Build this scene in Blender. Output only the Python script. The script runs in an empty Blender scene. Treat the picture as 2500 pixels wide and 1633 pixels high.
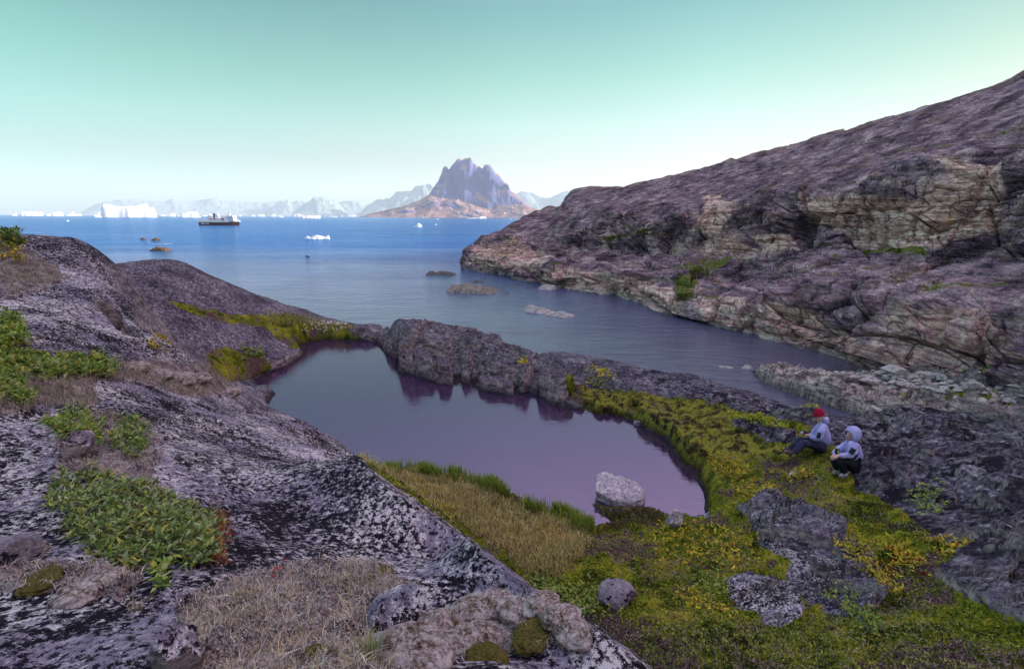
import bpy, math, random
import numpy as np
from mathutils import Vector, Matrix

# ------------------------------------------------------------------ camera
F, CX, CY = 1250.0, 1250.0, 816.5
PITCH, ROLL, HC = math.radians(12.93), math.radians(0.27), 18.0
scene = bpy.context.scene
COL = scene.collection
cam_d = bpy.data.cameras.new('camera'); cam = bpy.data.objects.new('camera', cam_d)
COL.objects.link(cam); scene.camera = cam
cam_d.sensor_width = 36; cam_d.lens = 18.0
cam_d.clip_start = 0.1; cam_d.clip_end = 120000
cam.location = (0, 0, HC)
cam.rotation_euler = (Matrix.Rotation(math.pi/2 - PITCH, 3, 'X') @ Matrix.Rotation(ROLL, 3, 'Z')).to_euler()
RC = np.array(Matrix.Rotation(math.pi/2 - PITCH, 3, 'X') @ Matrix.Rotation(ROLL, 3, 'Z'))

# ------------------------------------------------------------------ light
SUN_AZ, SUN_EL = math.radians(80), math.radians(15)
world = bpy.data.worlds.new('World'); scene.world = world; world.use_nodes = True
wt = world.node_tree; wt.nodes.clear()
def wn(t, **k):
    n = wt.nodes.new(t)
    for a, b in k.items(): setattr(n, a, b)
    return n
wo = wn('ShaderNodeOutputWorld'); wb = wn('ShaderNodeBackground'); wb.inputs['Strength'].default_value = 0.15
sky = wn('ShaderNodeTexSky', sky_type='NISHITA', sun_disc=False, sun_elevation=SUN_EL, sun_rotation=SUN_AZ,
         altitude=0, air_density=1.0, dust_density=1.0, ozone_density=1.0)
tc = wn('ShaderNodeTexCoord'); sx = wn('ShaderNodeSeparateXYZ')
wt.links.new(tc.outputs['Generated'], sx.inputs[0])
# colour grade of the sky by elevation, boosted lavender above the view to light the shaded ground (z of the view direction); values are tint/4
SKY_STOPS = [(0.0, (.128, .126, .142)), (.022, (.128, .126, .142)), (.096, (.105, .091, .086)), (.16, (.098, .106, .082)), (.23, (.074, .102, .068)), (.335, (.046, .084, .060)), (.45, (.16, .125, .118)), (.62, (.37, .225, .205)), (1.0, (.70, .37, .31))]
mix = wn('ShaderNodeMix', data_type='RGBA', blend_type='MULTIPLY'); mix.inputs[0].default_value = 1
ramp = wn('ShaderNodeValToRGB'); wt.links.new(sx.outputs['Z'], ramp.inputs[0])
def set_ramp(r, stops):
    e = r.color_ramp.elements
    while len(e) > 1: e.remove(e[0])
    e[0].position = stops[0][0]; e[0].color = (*stops[0][1], 1)
    for p, c in stops[1:]:
        k = e.new(p); k.color = (*c, 1)
set_ramp(ramp, SKY_STOPS if 'SKY_STOPS' in globals() else [(0, (.25, .25, .25))])
vm = wn('ShaderNodeVectorMath', operation='SCALE'); vm.inputs['Scale'].default_value = 4.0
wt.links.new(ramp.outputs[0], vm.inputs[0])
wt.links.new(sky.outputs[0], mix.inputs[6]); wt.links.new(vm.outputs[0], mix.inputs[7])
# the sky is a little deeper away from the middle of the view (x of the direction, mapped to 0..1)
xq = wn('ShaderNodeMath', operation='MULTIPLY_ADD'); wt.links.new(sx.outputs['X'], xq.inputs[0]); xq.inputs[1].default_value = .5; xq.inputs[2].default_value = .5
rx = wn('ShaderNodeValToRGB'); wt.links.new(xq.outputs[0], rx.inputs[0]); set_ramp(rx, [(.15, (.44, .73, .70)), (.5, (.93, 1, .97)), (.66, (.95, .93, .93)), (.85, (.66, .57, .59))])
mix2 = wn('ShaderNodeMix', data_type='RGBA', blend_type='MULTIPLY'); mix2.inputs[0].default_value = 1
wt.links.new(mix.outputs[2], mix2.inputs[6]); wt.links.new(rx.outputs[0], mix2.inputs[7])
wt.links.new(mix2.outputs[2], wb.inputs[0]); wt.links.new(wb.outputs[0], wo.inputs[0])
sd = bpy.data.lights.new('sun', 'SUN'); sd.energy = 2.0; sd.angle = math.radians(0.5); sd.color = (1.0, .86, .72)
sun = bpy.data.objects.new('sun', sd); COL.objects.link(sun)
sdir = Vector((math.sin(SUN_AZ)*math.cos(SUN_EL), math.cos(SUN_AZ)*math.cos(SUN_EL), math.sin(SUN_EL)))
sun.rotation_euler = sdir.to_track_quat('Z', 'Y').to_euler(); sun.location = sdir*300
vs = scene.view_settings
vs.view_transform = 'Standard'; vs.look = 'None'; vs.gamma = 1; vs.exposure = 2.1; vs.use_curve_mapping = False
scene.cycles.max_bounces = 6; scene.cycles.volume_bounces = 1
scene.cycles.diffuse_bounces = 3; scene.cycles.glossy_bounces = 3; scene.cycles.transparent_max_bounces = 8

# ------------------------------------------------------------------ helpers
rng = np.random.default_rng(7)
def ray(px, py):
    px = np.asarray(px, float); py = np.asarray(py, float)
    d = np.stack([(px-CX)/F, -(py-CY)/F, -np.ones_like(px+py)], -1)
    return d @ RC.T
def at_r(px, py, r):
    d = ray(px, py); k = np.asarray(r, float)/np.hypot(d[..., 0], d[..., 1])
    return d*k[..., None] + np.array([0, 0, HC])
def at_z(px, py, z):
    d = ray(px, py); k = (np.asarray(z, float)-HC)/d[..., 2]
    return d*k[..., None] + np.array([0, 0, HC])
def project(P):
    q = (P - np.array([0, 0, HC])) @ RC
    w = np.where(q[..., 2] < -1e-3, -q[..., 2], np.nan)
    return CX + F*q[..., 0]/w, CY - F*q[..., 1]/w

_pt = {}
def _perm(seed):
    if seed not in _pt:
        r = np.random.default_rng(seed); p = r.permutation(256).astype(np.int32)
        g = r.normal(size=(256, 3)).astype(np.float32); g /= np.linalg.norm(g, axis=1)[:, None]
        _pt[seed] = (np.concatenate([p, p, p]), g)
    return _pt[seed]
def perlin(x, y, z, seed=0):
    p, g = _perm(seed)
    x = np.asarray(x, np.float32); y = np.asarray(y, np.float32); z = np.asarray(z, np.float32)
    x, y, z = np.broadcast_arrays(x, y, z)
    xi = np.floor(x).astype(np.int32); yi = np.floor(y).astype(np.int32); zi = np.floor(z).astype(np.int32)
    xf = x-xi; yf = y-yi; zf = z-zi
    u = xf*xf*xf*(xf*(xf*6-15)+10); v = yf*yf*yf*(yf*(yf*6-15)+10); w = zf*zf*zf*(zf*(zf*6-15)+10)
    xi &= 255; yi &= 255; zi &= 255
    def gr(i, j, k):
        h = p[p[p[(xi+i) & 255] + ((yi+j) & 255)] + ((zi+k) & 255)]
        gg = g[h]
        return gg[..., 0]*(xf-i) + gg[..., 1]*(yf-j) + gg[..., 2]*(zf-k)
    a = gr(0,0,0); a += u*(gr(1,0,0)-a); b = gr(0,1,0); b += u*(gr(1,1,0)-b)
    c = gr(0,0,1); c += u*(gr(1,0,1)-c); d = gr(0,1,1); d += u*(gr(1,1,1)-d)
    a += v*(b-a); c += v*(d-c)
    return a + w*(c-a)
def fbm(x, y, z, octv=4, seed=0, gain=.5, lac=2.03):
    s = 0; a = 1.0; f = 1.0
    for i in range(octv):
        s = s + a*perlin(x*f+i*17.3, y*f-i*9.1, z*f+i*5.7, seed+i); a *= gain; f *= lac
    return s
def ridged(x, y, z, octv=4, seed=0):
    s = 0; a = 1.0; f = 1.0
    for i in range(octv):
        s = s + a*(1-2*np.abs(perlin(x*f+i*7.3, y*f+i*3.1, z*f-i*5.7, seed+i))); a *= .5; f *= 2.1
    return s
def blocks(x, y, z, seed=0, jitter=.9):
    """cellular noise: (random height of nearest cell with its own tilt, edge distance)"""
    x = np.asarray(x, np.float32); y = np.asarray(y, np.float32); z = np.asarray(z, np.float32)
    x, y, z = np.broadcast_arrays(x, y, z)
    p, g = _perm(seed+100)
    rr = np.random.default_rng(seed+5).random((256, 7)).astype(np.float32)
    xi = np.floor(x).astype(np.int32); yi = np.floor(y).astype(np.int32); zi = np.floor(z).astype(np.int32)
    d1 = np.full(x.shape, 9, np.float32); d2 = d1.copy(); val = np.zeros_like(d1)
    zr = (-1, 0, 1) if np.ptp(z) > 0 else (0,)
    for i in (-1, 0, 1):
        for j in (-1, 0, 1):
            for k in zr:
                h = p[p[p[(xi+i) & 255] + ((yi+j) & 255)] + ((zi+k) & 255)]
                r = rr[h]
                dx = xi+i+.5+(r[..., 0]-.5)*jitter-x; dy = yi+j+.5+(r[..., 1]-.5)*jitter-y
                dz = (zi+k+.5+(r[..., 2]-.5)*jitter-z) if len(zr) > 1 else np.zeros_like(dx)
                d = dx*dx+dy*dy+dz*dz
                nv = r[..., 3]-.5 + (r[..., 4]-.5)*dx*1.3 + (r[..., 5]-.5)*dy*1.3 + (r[..., 6]-.5)*dz*1.3
                m = d < d1
                d2 = np.where(m, d1, np.minimum(d2, d)); val = np.where(m, nv, val); d1 = np.where(m, d, d1)
    return val, np.sqrt(d2)-np.sqrt(d1)
def sstep(a, b, x):
    t = np.clip((x-a)/(b-a), 0, 1); return t*t*(3-2*t)
def poly_sd(px, py, poly):
    """signed distance to polygon, positive inside"""
    poly = np.asarray(poly, float); n = len(poly)
    d = np.full(px.shape, 1e18); ins = np.zeros(px.shape, bool)
    for i in range(n):
        ax, ay = poly[i]; bx, by = poly[(i+1) % n]
        ex, ey = bx-ax, by-ay; wx = px-ax; wy = py-ay
        t = np.clip((wx*ex+wy*ey)/(ex*ex+ey*ey+1e-12), 0, 1)
        dx = wx-ex*t; dy = wy-ey*t; d = np.minimum(d, dx*dx+dy*dy)
        c = (ay > py) != (by > py)
        with np.errstate(divide='ignore', invalid='ignore'):
            ins ^= c & (px < ex*(py-ay)/(ey if ey else 1e-9)+ax)
    d = np.sqrt(d); return np.where(ins, d, -d)

def mesh_np(name, V, Fc, mat=None, parent=None, smooth=True, link=True, colors=None, matidx=None):
    """V (n,3); Fc (m,k) int array or list of such arrays"""
    me = bpy.data.meshes.new(name)
    Fs = Fc if isinstance(Fc, list) else [Fc]
    V = np.ascontiguousarray(V, np.float32)
    me.vertices.add(len(V)); me.vertices.foreach_set('co', V.ravel())
    nl = sum(f.size for f in Fs); nf = sum(len(f) for f in Fs)
    me.loops.add(nl); me.polygons.add(nf)
    me.loops.foreach_set('vertex_index', np.concatenate([f.ravel() for f in Fs]).astype(np.int32))
    tot = np.concatenate([np.full(len(f), f.shape[1], np.int32) for f in Fs])
    st = np.concatenate([[0], np.cumsum(tot)[:-1]]).astype(np.int32)
    me.polygons.foreach_set('loop_start', st)
    try: me.polygons.foreach_set('loop_total', tot)
    except Exception: pass
    me.update(calc_edges=True)
    me.polygons.foreach_set('use_smooth', np.full(nf, smooth))
    if matidx is not None: me.polygons.foreach_set('material_index', np.asarray(matidx, np.int32))
    if colors:
        for an, c in colors.items():
            at = me.color_attributes.new(an, 'FLOAT_COLOR', 'POINT')
            c4 = np.ones((len(V), 4), np.float32); c4[:, :c.shape[1]] = c
            at.data.foreach_set('color', c4.ravel())
    if mat is not None:
        for m in (mat if isinstance(mat, (list, tuple)) else [mat]): me.materials.append(m)
    o = bpy.data.objects.new(name, me)
    if link: COL.objects.link(o)
    if parent is not None: o.parent = parent
    return o
def grid_faces(nu, nv, keep=None):
    i = np.arange(nu-1)[:, None]*nv + np.arange(nv-1)[None]
    f = np.stack([i, i+nv, i+nv+1, i+1], -1).reshape(-1, 4)
    return f if keep is None else f[keep.ravel()]
def tag(o, label=None, cat=None, group=None, kind=None):
    if label: o['label'] = label
    if cat: o['category'] = cat
    if group: o['group'] = group
    if kind: o['kind'] = kind
    return o
def empty(name, loc=(0, 0, 0), rz=0):
    o = bpy.data.objects.new(name, None); COL.objects.link(o); o.location = loc; o.rotation_euler[2] = rz
    o.empty_display_size = .1
    return o

# ---------------- materials
class NT:
    def __init__(s, name):
        s.m = bpy.data.materials.new(name); s.m.use_nodes = True; s.t = s.m.node_tree
        s.t.nodes.clear(); s.out = s.n('ShaderNodeOutputMaterial'); s.b = s.n('ShaderNodeBsdfPrincipled')
        s.l(s.b.outputs[0], s.out.inputs[0]); s.tc = None
    def n(s, t, **k):
        n = s.t.nodes.new(t)
        for a, b in k.items(): setattr(n, a, b)
        return n
    def l(s, a, b): s.t.links.new(a, b)
    def put(s, sock, v):
        if hasattr(v, 'links') or hasattr(v, 'is_linked'): s.l(v, sock)
        else:
            if sock.type == 'RGBA' and len(v) == 3: v = (*v, 1)
            sock.default_value = v
    def obj(s, scale=None, rot=None):
        if s.tc is None: s.tc = s.n('ShaderNodeTexCoord')
        if scale is None: return s.tc.outputs['Object']
        mp = s.n('ShaderNodeMapping'); s.l(s.tc.outputs['Object'], mp.inputs[0])
        mp.inputs['Scale'].default_value = scale if hasattr(scale, '__len__') else (scale,)*3
        if rot: mp.inputs['Rotation'].default_value = rot
        return mp.outputs[0]
    def noise(s, scale=1, detail=4, rough=.6, vec=None, dist=0, out='Fac'):
        n = s.n('ShaderNodeTexNoise'); s.l(vec or s.obj(), n.inputs['Vector'])
        n.inputs['Scale'].default_value = scale; n.inputs['Detail'].default_value = detail
        n.inputs['Roughness'].default_value = rough; n.inputs['Distortion'].default_value = dist
        return n.outputs[0 if out == 'Fac' else 1]
    def voro(s, scale=1, vec=None, feat='F1', out='Distance', rand=1):
        n = s.n('ShaderNodeTexVoronoi', feature=feat); s.l(vec or s.obj(), n.inputs['Vector'])
        n.inputs['Scale'].default_value = scale; n.inputs['Randomness'].default_value = rand
        return n.outputs[out]
    def ramp(s, fac, stops, interp='LINEAR'):
        r = s.n('ShaderNodeValToRGB'); s.l(fac, r.inputs[0]); set_ramp(r, [(p, (c,)*3 if not hasattr(c, '__len__') else c) for p, c in stops])
        r.color_ramp.interpolation = interp
        return r.outputs[0]
    def math(s, op, a, b=0.0, c=0.0, clamp=False):
        n = s.n('ShaderNodeMath', operation=op, use_clamp=clamp); s.put(n.inputs[0], a); s.put(n.inputs[1], b)
        if op in ('MULTIPLY_ADD',): s.put(n.inputs[2], c)
        return n.outputs[0]
    def mix(s, f, a, b, blend='MIX'):
        n = s.n('ShaderNodeMix', data_type='RGBA', blend_type=blend); s.put(n.inputs[0], f); s.put(n.inputs[6], a); s.put(n.inputs[7], b)
        return n.outputs[2]
    def attr(s, name):
        n = s.n('ShaderNodeAttribute', attribute_name=name)
        sp = s.n('ShaderNodeSeparateColor'); s.l(n.outputs['Color'], sp.inputs[0])
        return n.outputs['Color'], sp.outputs[0], sp.outputs[1], sp.outputs[2], n.outputs['Alpha']
    def bump(s, h, strength=.5, dist=.1, normal=None):
        n = s.n('ShaderNodeBump'); s.put(n.inputs['Height'], h); n.inputs['Strength'].default_value = strength
        n.inputs['Distance'].default_value = dist
        if normal is not None: s.l(normal, n.inputs['Normal'])
        return n.outputs[0]
    def fin(s, col=None, rough=.8, normal=None, spec=.3, **k):
        if col is not None: s.put(s.b.inputs['Base Color'], col)
        s.put(s.b.inputs['Roughness'], rough); s.b.inputs['Specular IOR Level'].default_value = spec
        if normal is not None: s.l(normal, s.b.inputs['Normal'])
        for a, v in k.items(): s.put(s.b.inputs[a], v)
        return s.m
def plain(name, c, rough=.7, spec=.3, **k):
    t = NT(name); return t.fin(c, rough, None, spec, **k)
def colvar(name, rough=.75, amt=1.0, trans=0.0):
    t = NT(name); c = t.attr('Col')[0]
    m = t.fin(c, rough, None, .15)
    if trans:
        tr = t.n('ShaderNodeBsdfTranslucent'); t.l(c, tr.inputs[0]); mx = t.n('ShaderNodeMixShader')
        mx.inputs[0].default_value = trans; t.l(t.b.outputs[0], mx.inputs[1]); t.l(tr.outputs[0], mx.inputs[2]); t.l(mx.outputs[0], t.out.inputs[0])
    return m
# ------------------------------------------------------------------ near ground (height field in real metres, polar grid)
POOL_Z = 11.5
_V = [  # pixel x, y, ground range in metres
 (0,1633,2.3),(0,1500,2.9),(0,1350,3.8),(0,1200,5),(0,1100,6),(0,1000,7.3),(0,900,9),(0,800,11),(0,700,13.5),(0,625,16),(0,588,18.5),
 (66,614,18.6),(130,624,18.5),(210,641,18),
 (300,1633,2.0),(300,1500,2.5),(300,1400,3.0),(300,1300,3.6),(300,1200,4.5),(300,1100,5.7),(300,1000,7.6),(300,930,9.3),(300,870,10.8),(300,800,12.4),(300,720,14.5),(285,656,17),
 (150,1400,3.2),(150,1200,4.8),(150,1000,7.3),(150,850,10.2),(150,700,14.2),
 (500,1633,1.9),(500,1450,2.6),(500,1300,3.7),(500,1200,4.8),(500,1100,6.6),(500,1000,9.2),(500,950,11.5),(515,920,13.0),
 (430,850,12.2),(350,760,14.5),
 (650,1633,1.8),(650,1400,2.9),(650,1200,5),(650,1100,8),(650,1040,12),(660,985,18.3),(590,960,16),(620,945,19.5),
 (800,1633,1.7),(800,1400,2.9),(800,1250,4.4),(800,1150,6.8),(950,1633,1.65),(950,1450,2.55),(950,1300,3.9),
 (1100,1633,1.65),(1100,1450,2.6),(1100,1350,3.7),(1250,1633,1.75),(1250,1520,2.4),(1400,1633,2.0),
 (750,1030,14.0),(830,1080,11),(900,1130,8.5),(1000,1198,6.9),(1100,1276,5.5),(1200,1347,4.7),(1300,1425,4.0),(1400,1485,3.45),(1500,1555,2.95),(1600,1628,2.5),
 # grass bank and moss hollow
 (1010,1195,11.0),(1120,1275,9.5),(1225,1350,8.2),(1330,1430,7.3),(1430,1490,6.6),(1540,1560,5.9),(1660,1633,5.3),
 (1100,1200,11.2),(1250,1260,10.0),(1400,1310,9.3),(1500,1380,7.8),(1560,1470,6.8),(1600,1340,8.8),(1700,1330,8.9),(1700,1450,7.2),
 (1800,1150,12.3),(1800,1220,10.9),(1800,1300,9.3),(1800,1450,7.2),(1900,1550,6.2),(2000,1633,5.5),(1900,1330,8.5),(1900,1230,10.1),
 (2000,1180,11.3),(2050,1170,11.6),(2000,1095,13.0),(1900,1105,13.2),(1850,1060,14.3),(1700,1060,14.8),(1750,1120,13.2),
 (2100,1200,11.2),(2150,1300,9.4),(2100,1400,8.1),(2100,1500,6.9),(2300,1633,5.7),(2300,1500,6.9),(2300,1400,8.0),(2300,1300,9.3),(2300,1200,11.0),(2300,1110,12.9),
 (2500,1633,6.0),(2500,1450,7.4),(2500,1350,8.5),(2500,1200,11),(2500,1120,13.2),
 # second slab and far crest
 (610,878,22.8),(600,800,25.5),(450,720,25.5),(700,780,28.5),(800,800,29.3),(560,850,23),(480,790,23.5),(700,850,25.5),(740,828,27.2),
 (300,645,28),(360,650,30),(420,665,31),(560,705,32),(700,750,33),(800,778,32),(870,792,30.5),(930,791,29.5),(960,793,24.6),(1050,796,24.3),(1100,808,24),(1200,822,23),(1250,845,22),
 (1300,862,22),(1400,895,21),(1460,910,20.3),(1550,925,19.6),(1650,968,17.9),(1750,985,17.3),(1850,999,16.8),(2000,1010,15.8),(2100,1020,15.5),
 (2200,1008,16.2),(2300,1022,16.2),(2400,1040,16.2),(2500,1058,16.6),(2200,1060,14.3),(2400,1110,13.2),
 (985,826,22.2),(1060,850,21.9),(1150,872,21.3),(1000,874,21.0),(1100,893,20.4),(1240,925,19.2),(1300,930,18.9),(1400,960,18.3),(1500,985,17.6),(1600,1010,16.6),
 # beach on the far side of the cove
 (2500,1000,61),(2300,1000,56),(2300,1020,54.5),(2150,990,56.9),(2050,958,58.3),(1950,930,61),(1870,905,64),(2250,960,61),(2400,960,61),(2500,960,62.5),(2250,930,63.8),(2200,905,70),
 (2400,1010,56),(2500,1035,54),(2180,1003,54.5),
]
_B = [  # azimuth taken from a pixel, range, height
 (660,985,21.5,10.4),(750,1030,16.5,11.0),(750,1030,18.5,10.2),(830,1080,12.6,12.1),(830,1080,14.5,10.9),(900,1130,9.6,12.4),(900,1130,11.5,11.1),
 (1000,1200,7.7,12.5),(1100,1280,6.2,12.8),(1200,1350,5.25,13.0),(1300,1430,4.45,13.2),(1400,1490,3.85,13.5),(1500,1560,3.3,13.8),(1600,1633,2.9,14.0),
 (1750,1633,3.3,13.9),(1950,1633,2.6,14.2),(2200,1633,2.3,14.2),(2500,1633,2.2,14.4),(2500,1633,4.0,13.9),(2100,1633,4.0,13.6),(1800,1633,4.4,13.2),
 # ground drops behind the first hill before the second slab
 (320,700,19.5,14.9),(320,700,23,15.0),(400,820,14.6,14.4),(400,800,18,13.8),(480,880,14.0,13.3),(520,915,15.0,13.0),(480,880,18.5,12.9),(540,905,19,12.4),
 (0,588,22,16.8),(130,624,22,15.8),(210,634,22,15.4),(0,574,30,15),(130,612,35,10),(0,574,45,2),
 # near camera
 (300,1633,.6,16.5),(900,1633,.5,16.4),(1250,1633,.7,16.4),(1600,1633,1.2,16.1),(2000,1633,1.0,15.9),(2500,1633,1.0,15.9),(2200,1633,.5,16.3),
]
_P = [  # azimuth (deg, from view direction to the right), range, height
 (-60,2.5,16.5),(-60,6,16.5),(-60,13,17.4),(-60,20,18.6),(-60,32,18.2),(-60,60,10),(-90,2,16.5),(-90,8,17),(-90,20,19.5),(-90,50,18),(-120,5,17),(-120,20,19.5),(-120,60,20),
 (150,2,16.5),(150,8,17),(150,25,19),(150,60,22),(90,1,15.8),(90,2.5,14.5),(90,8,14.2),(90,20,13.2),(90,40,8),(90,60,9),(65,2.4,14.4),(65,6,14.0),(65,14,13.6),(65,20,12.2),(65,35,5),(65,55,3),
 (120,1,16.2),(120,4,15.5),(120,12,16),(120,30,16),(120,60,16),(-60,90,-4),(-90,90,5),(90,90,16),(65,75,6),
]
def _azr(P): return np.degrees(np.arctan2(P[..., 0], P[..., 1])), np.hypot(P[..., 0], P[..., 1])
_v = np.array(_V, float); _vp = at_r(_v[:, 0], _v[:, 1], _v[:, 2])
_az, _r = _azr(_vp); C = [np.stack([_az, _r, _vp[:, 2]], 1)]
_b = np.array(_B, float); _a, _ = _azr(ray(_b[:, 0], _b[:, 1])); C.append(np.stack([_a, _b[:, 2], _b[:, 3]], 1))
C.append(np.array(_P, float))
# the ground falls away to the sea behind the crest line
_cr = [(300,645,28),(420,665,31),(560,705,32),(700,750,33),(800,778,32),(870,792,30.5),(930,791,29.5),(1050,797,27),(1200,822,24),(1300,862,22),(1400,895,21),(1550,925,19.6),(1650,968,17.9),(1750,985,17.3),(1850,999,16.8),(2000,1010,15.8),(2100,1020,15.5),(2200,1008,16.2),(2300,1022,16.2),(2400,1040,16.2),(2500,1058,16.6)]
for (px, py, r) in _cr:
    p = at_r(px, py, r); a, _ = _azr(p); z = p[2]
    C.append(np.array([[a, r+2.5, z-1.6], [a, r+7, z*.55], [a, r+14, z*.2 if px < 2150 else 3.0], [a, r+22, -2.5 if px < 2120 else 1.3]]))
for (px, py, r, z) in [(600,700,60,-6),(900,760,60,-6),(1200,800,55,-6),(1500,900,50,-5),(1500,850,75,-8),(1800,900,50,-4),(1800,900,75,-5),(1000,780,85,-9),(600,700,85,-9),(300,640,70,-6),
                       (1900,965,55.5,-1.6),(2000,985,54,-1.3),(2060,1000,52.8,-1.2),(2120,1018,50,-.8),(2130,1012,47,-.6),(1800,930,63,-1.6),(1780,890,70,-2.5),(1820,880,74,-2.2),(1900,895,70,-1.8),(2000,905,68,-1.5),(2040,905,71,-1.3),(2000,880,78,-2)]:
    a, _ = _azr(ray(px, py)); C.append(np.array([[a, r, z]]))
C = np.concatenate(C)
# drop duplicates that sit on top of each other
def _key(C): return np.stack([np.radians(C[:, 0]), np.log(C[:, 1])], 1)
K = _key(C); keep = []
for i in range(len(K)):
    if all(np.hypot(*(K[i]-K[j])) > .012 for j in keep): keep.append(i)
C = C[keep]; K = K[keep]
def _phi(d2): return .5*d2*np.log(d2+1e-12)
_D = ((K[:, None]-K[None])**2).sum(-1); n = len(K)
A = np.zeros((n+3, n+3)); A[:n, :n] = _phi(_D) + np.eye(n)*2e-5
A[:n, n] = 1; A[:n, n+1:] = K; A[n:, :n] = A[:n, n:].T
_w = np.linalg.solve(A, np.concatenate([C[:, 2], [0, 0, 0]]))
def tps(az, r):
    q = np.stack([np.radians(az).ravel(), np.log(r).ravel()], 1); out = np.empty(len(q))
    for s in range(0, len(q), 20000):
        Q = q[s:s+20000]; d = ((Q[:, None]-K[None])**2).sum(-1)
        out[s:s+20000] = _phi(d) @ _w[:n] + _w[n] + Q @ _w[n+1:]
    return out.reshape(az.shape)
az_c = np.concatenate([np.linspace(-172, -56, 13), np.linspace(-52.5, 52.5, 186), np.linspace(56, 172, 13)])
lr_c = np.concatenate([np.linspace(math.log(.45), math.log(1.15), 12)[:-1], np.linspace(math.log(1.15), math.log(14), 100)[:-1], np.linspace(math.log(14), math.log(30), 76)[:-1], np.linspace(math.log(30), math.log(46), 14)[:-1], np.linspace(math.log(46), math.log(88), 32)])
iu = np.arange(4*(len(az_c)-1)+1)/4.0; iv = np.arange(4*(len(lr_c)-1)+1)/4.0
az = np.interp(iu, np.arange(len(az_c)), az_c); lr = np.interp(iv, np.arange(len(lr_c)), lr_c)
cz = tps(*np.meshgrid(az_c, np.exp(lr_c), indexing='ij'))
def bilin(Z, nu, nv):   # smooth resample of coarse grid
    u = np.linspace(0, Z.shape[0]-1, nu) if np.isscalar(nu) else nu; v = np.linspace(0, Z.shape[1]-1, nv) if np.isscalar(nv) else nv
    def cub(Z, t, ax):
        Z = np.moveaxis(Z, ax, 0); i = np.clip(np.floor(t).astype(int), 0, Z.shape[0]-2); f = (t-i)[:, None]
        g = lambda k: Z[np.clip(i+k, 0, Z.shape[0]-1)]
        a, b, c, d = g(-1), g(0), g(1), g(2)
        o = b + .5*f*(c-a+f*(2*a-5*b+4*c-d+f*(3*(b-c)+d-a)))
        return np.moveaxis(o, 0, ax)
    return cub(cub(Z, u, 0), v, 1)
Zb = bilin(cz, iu, iv)
AZ, R = np.meshgrid(np.radians(az), np.exp(lr), indexing='ij')
X = R*np.sin(AZ); Y = R*np.cos(AZ)
# the rim of the big slab is a straight convex edge: trim what stands proud of it
_ed = np.array([(560,930,14,16.5),(600,955,17,19),(650,985,18.3,20.5),(750,1030,14,16.8),(830,1080,11,14.8),(900,1130,8.6,13),(1000,1205,6.9,10.7),(1100,1282,5.5,9.2),(1200,1355,4.7,8.0),(1300,1430,4.0,7.1),(1400,1497,3.45,6.4),(1500,1565,2.95,5.8),(1600,1633,2.5,5.2),(1700,1700,2.2,4.6),(1850,1800,1.9,4.0)], float)
_er = ray(_ed[:, 0], _ed[:, 1]); _ea = np.degrees(np.arctan2(_er[:, 0], _er[:, 1])); _es = -_er[:, 2]/np.hypot(_er[:, 0], _er[:, 1])
_A = np.degrees(AZ); s_a = np.interp(_A, _ea, _es); re_a = np.interp(_A, _ea, _ed[:, 2]); rv_a = np.interp(_A, _ea, _ed[:, 3])
lim = HC - R*s_a - .10*np.minimum(R, re_a)*((R-re_a)/re_a)**2*np.where(R > re_a, 2.5, 1) + .015*fbm(X*3, Y*3, 0*X, 2, 29)
_on = (_A > _ea[2]) & (_A < _ea[-1]) & (R < re_a+.75*(rv_a-re_a)) & (R > re_a*.55)
Zb = np.where(_on, np.minimum(Zb, lim), Zb)
_on2 = (_A > _ea[2]) & (_A < _ea[-2]) & (R < re_a*1.02) & (R > re_a*.8)
Zb = np.where(_on2, np.maximum(Zb, lim-.02-.5*(re_a*1.02-R)/re_a), Zb)
# ---- the pool: shoreline traced on the water plane, with bank heights
_pool = [ # px, py, bank height, bank width
 (660,985,.1,.5),(675,962,.35,.4),(655,945,.1,.5),(620,926,.15,.3),(645,915,.4,.25),(700,897,.45,.25),(735,872,.3,.25),(746,864,.2,.3),(722,846,.12,.4),(752,836,.12,.5),(790,829,.1,.5),(880,832,.1,.5),
 (925,838,.4,.2),(938,860,.75,.15),(955,872,.8,.15),(973,874,.8,.1),(974,908,.9,.15),(1010,918,.95,.2),(1066,936,.9,.15),(1118,943,.9,.15),(1135,935,.8,.2),(1153,943,.8,.15),(1179,957,.7,.25),(1243,968,.6,.3),(1275,965,.6,.2),(1290,955,.6,.1),(1300,962,.6,.2),
 (1365,996,.55,.2),(1419,1001,.5,.1),(1423,1008,.4,.2),(1502,1016,.45,.2),(1547,1034,.4,.3),(1582,1052,.4,.25),(1623,1072,.45,.2),(1648,1102,.45,.2),(1673,1132,.45,.2),(1713,1150,.35,.2),
 (1700,1168,.15,.4),(1716,1200,.1,.4),(1722,1235,.08,.4),(1733,1276,.08,.4),(1690,1284,.08,.4),(1650,1282,.08,.3),(1610,1266,.08,.3),(1585,1248,.08,.3),(1540,1240,.10,.3),(1470,1240,.10,.3),(1448,1234,.08,.2),(1462,1254,.08,.3),(1520,1270,.08,.3),(1500,1280,.08,.3),(1426,1288,.1,.3),
 (1400,1262,.12,.3),(1350,1252,.12,.3),(1290,1225,.12,.3),(1200,1190,.12,.3),(1130,1165,.12,.3),(1050,1155,.12,.3),(960,1150,.12,.3),(910,1152,.1,.3),
 (890,1165,.3,.5),(800,1110,.3,.5),(720,1045,.3,.5)]
_pl = np.array(_pool, float); pw = at_z(_pl[:, 0], _pl[:, 1], POOL_Z)
near = (R < 32) & (R > 6)
wob = np.zeros_like(X)
sd_ = np.full(X.shape, -9.0); xn, yn = X[near], Y[near]
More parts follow.
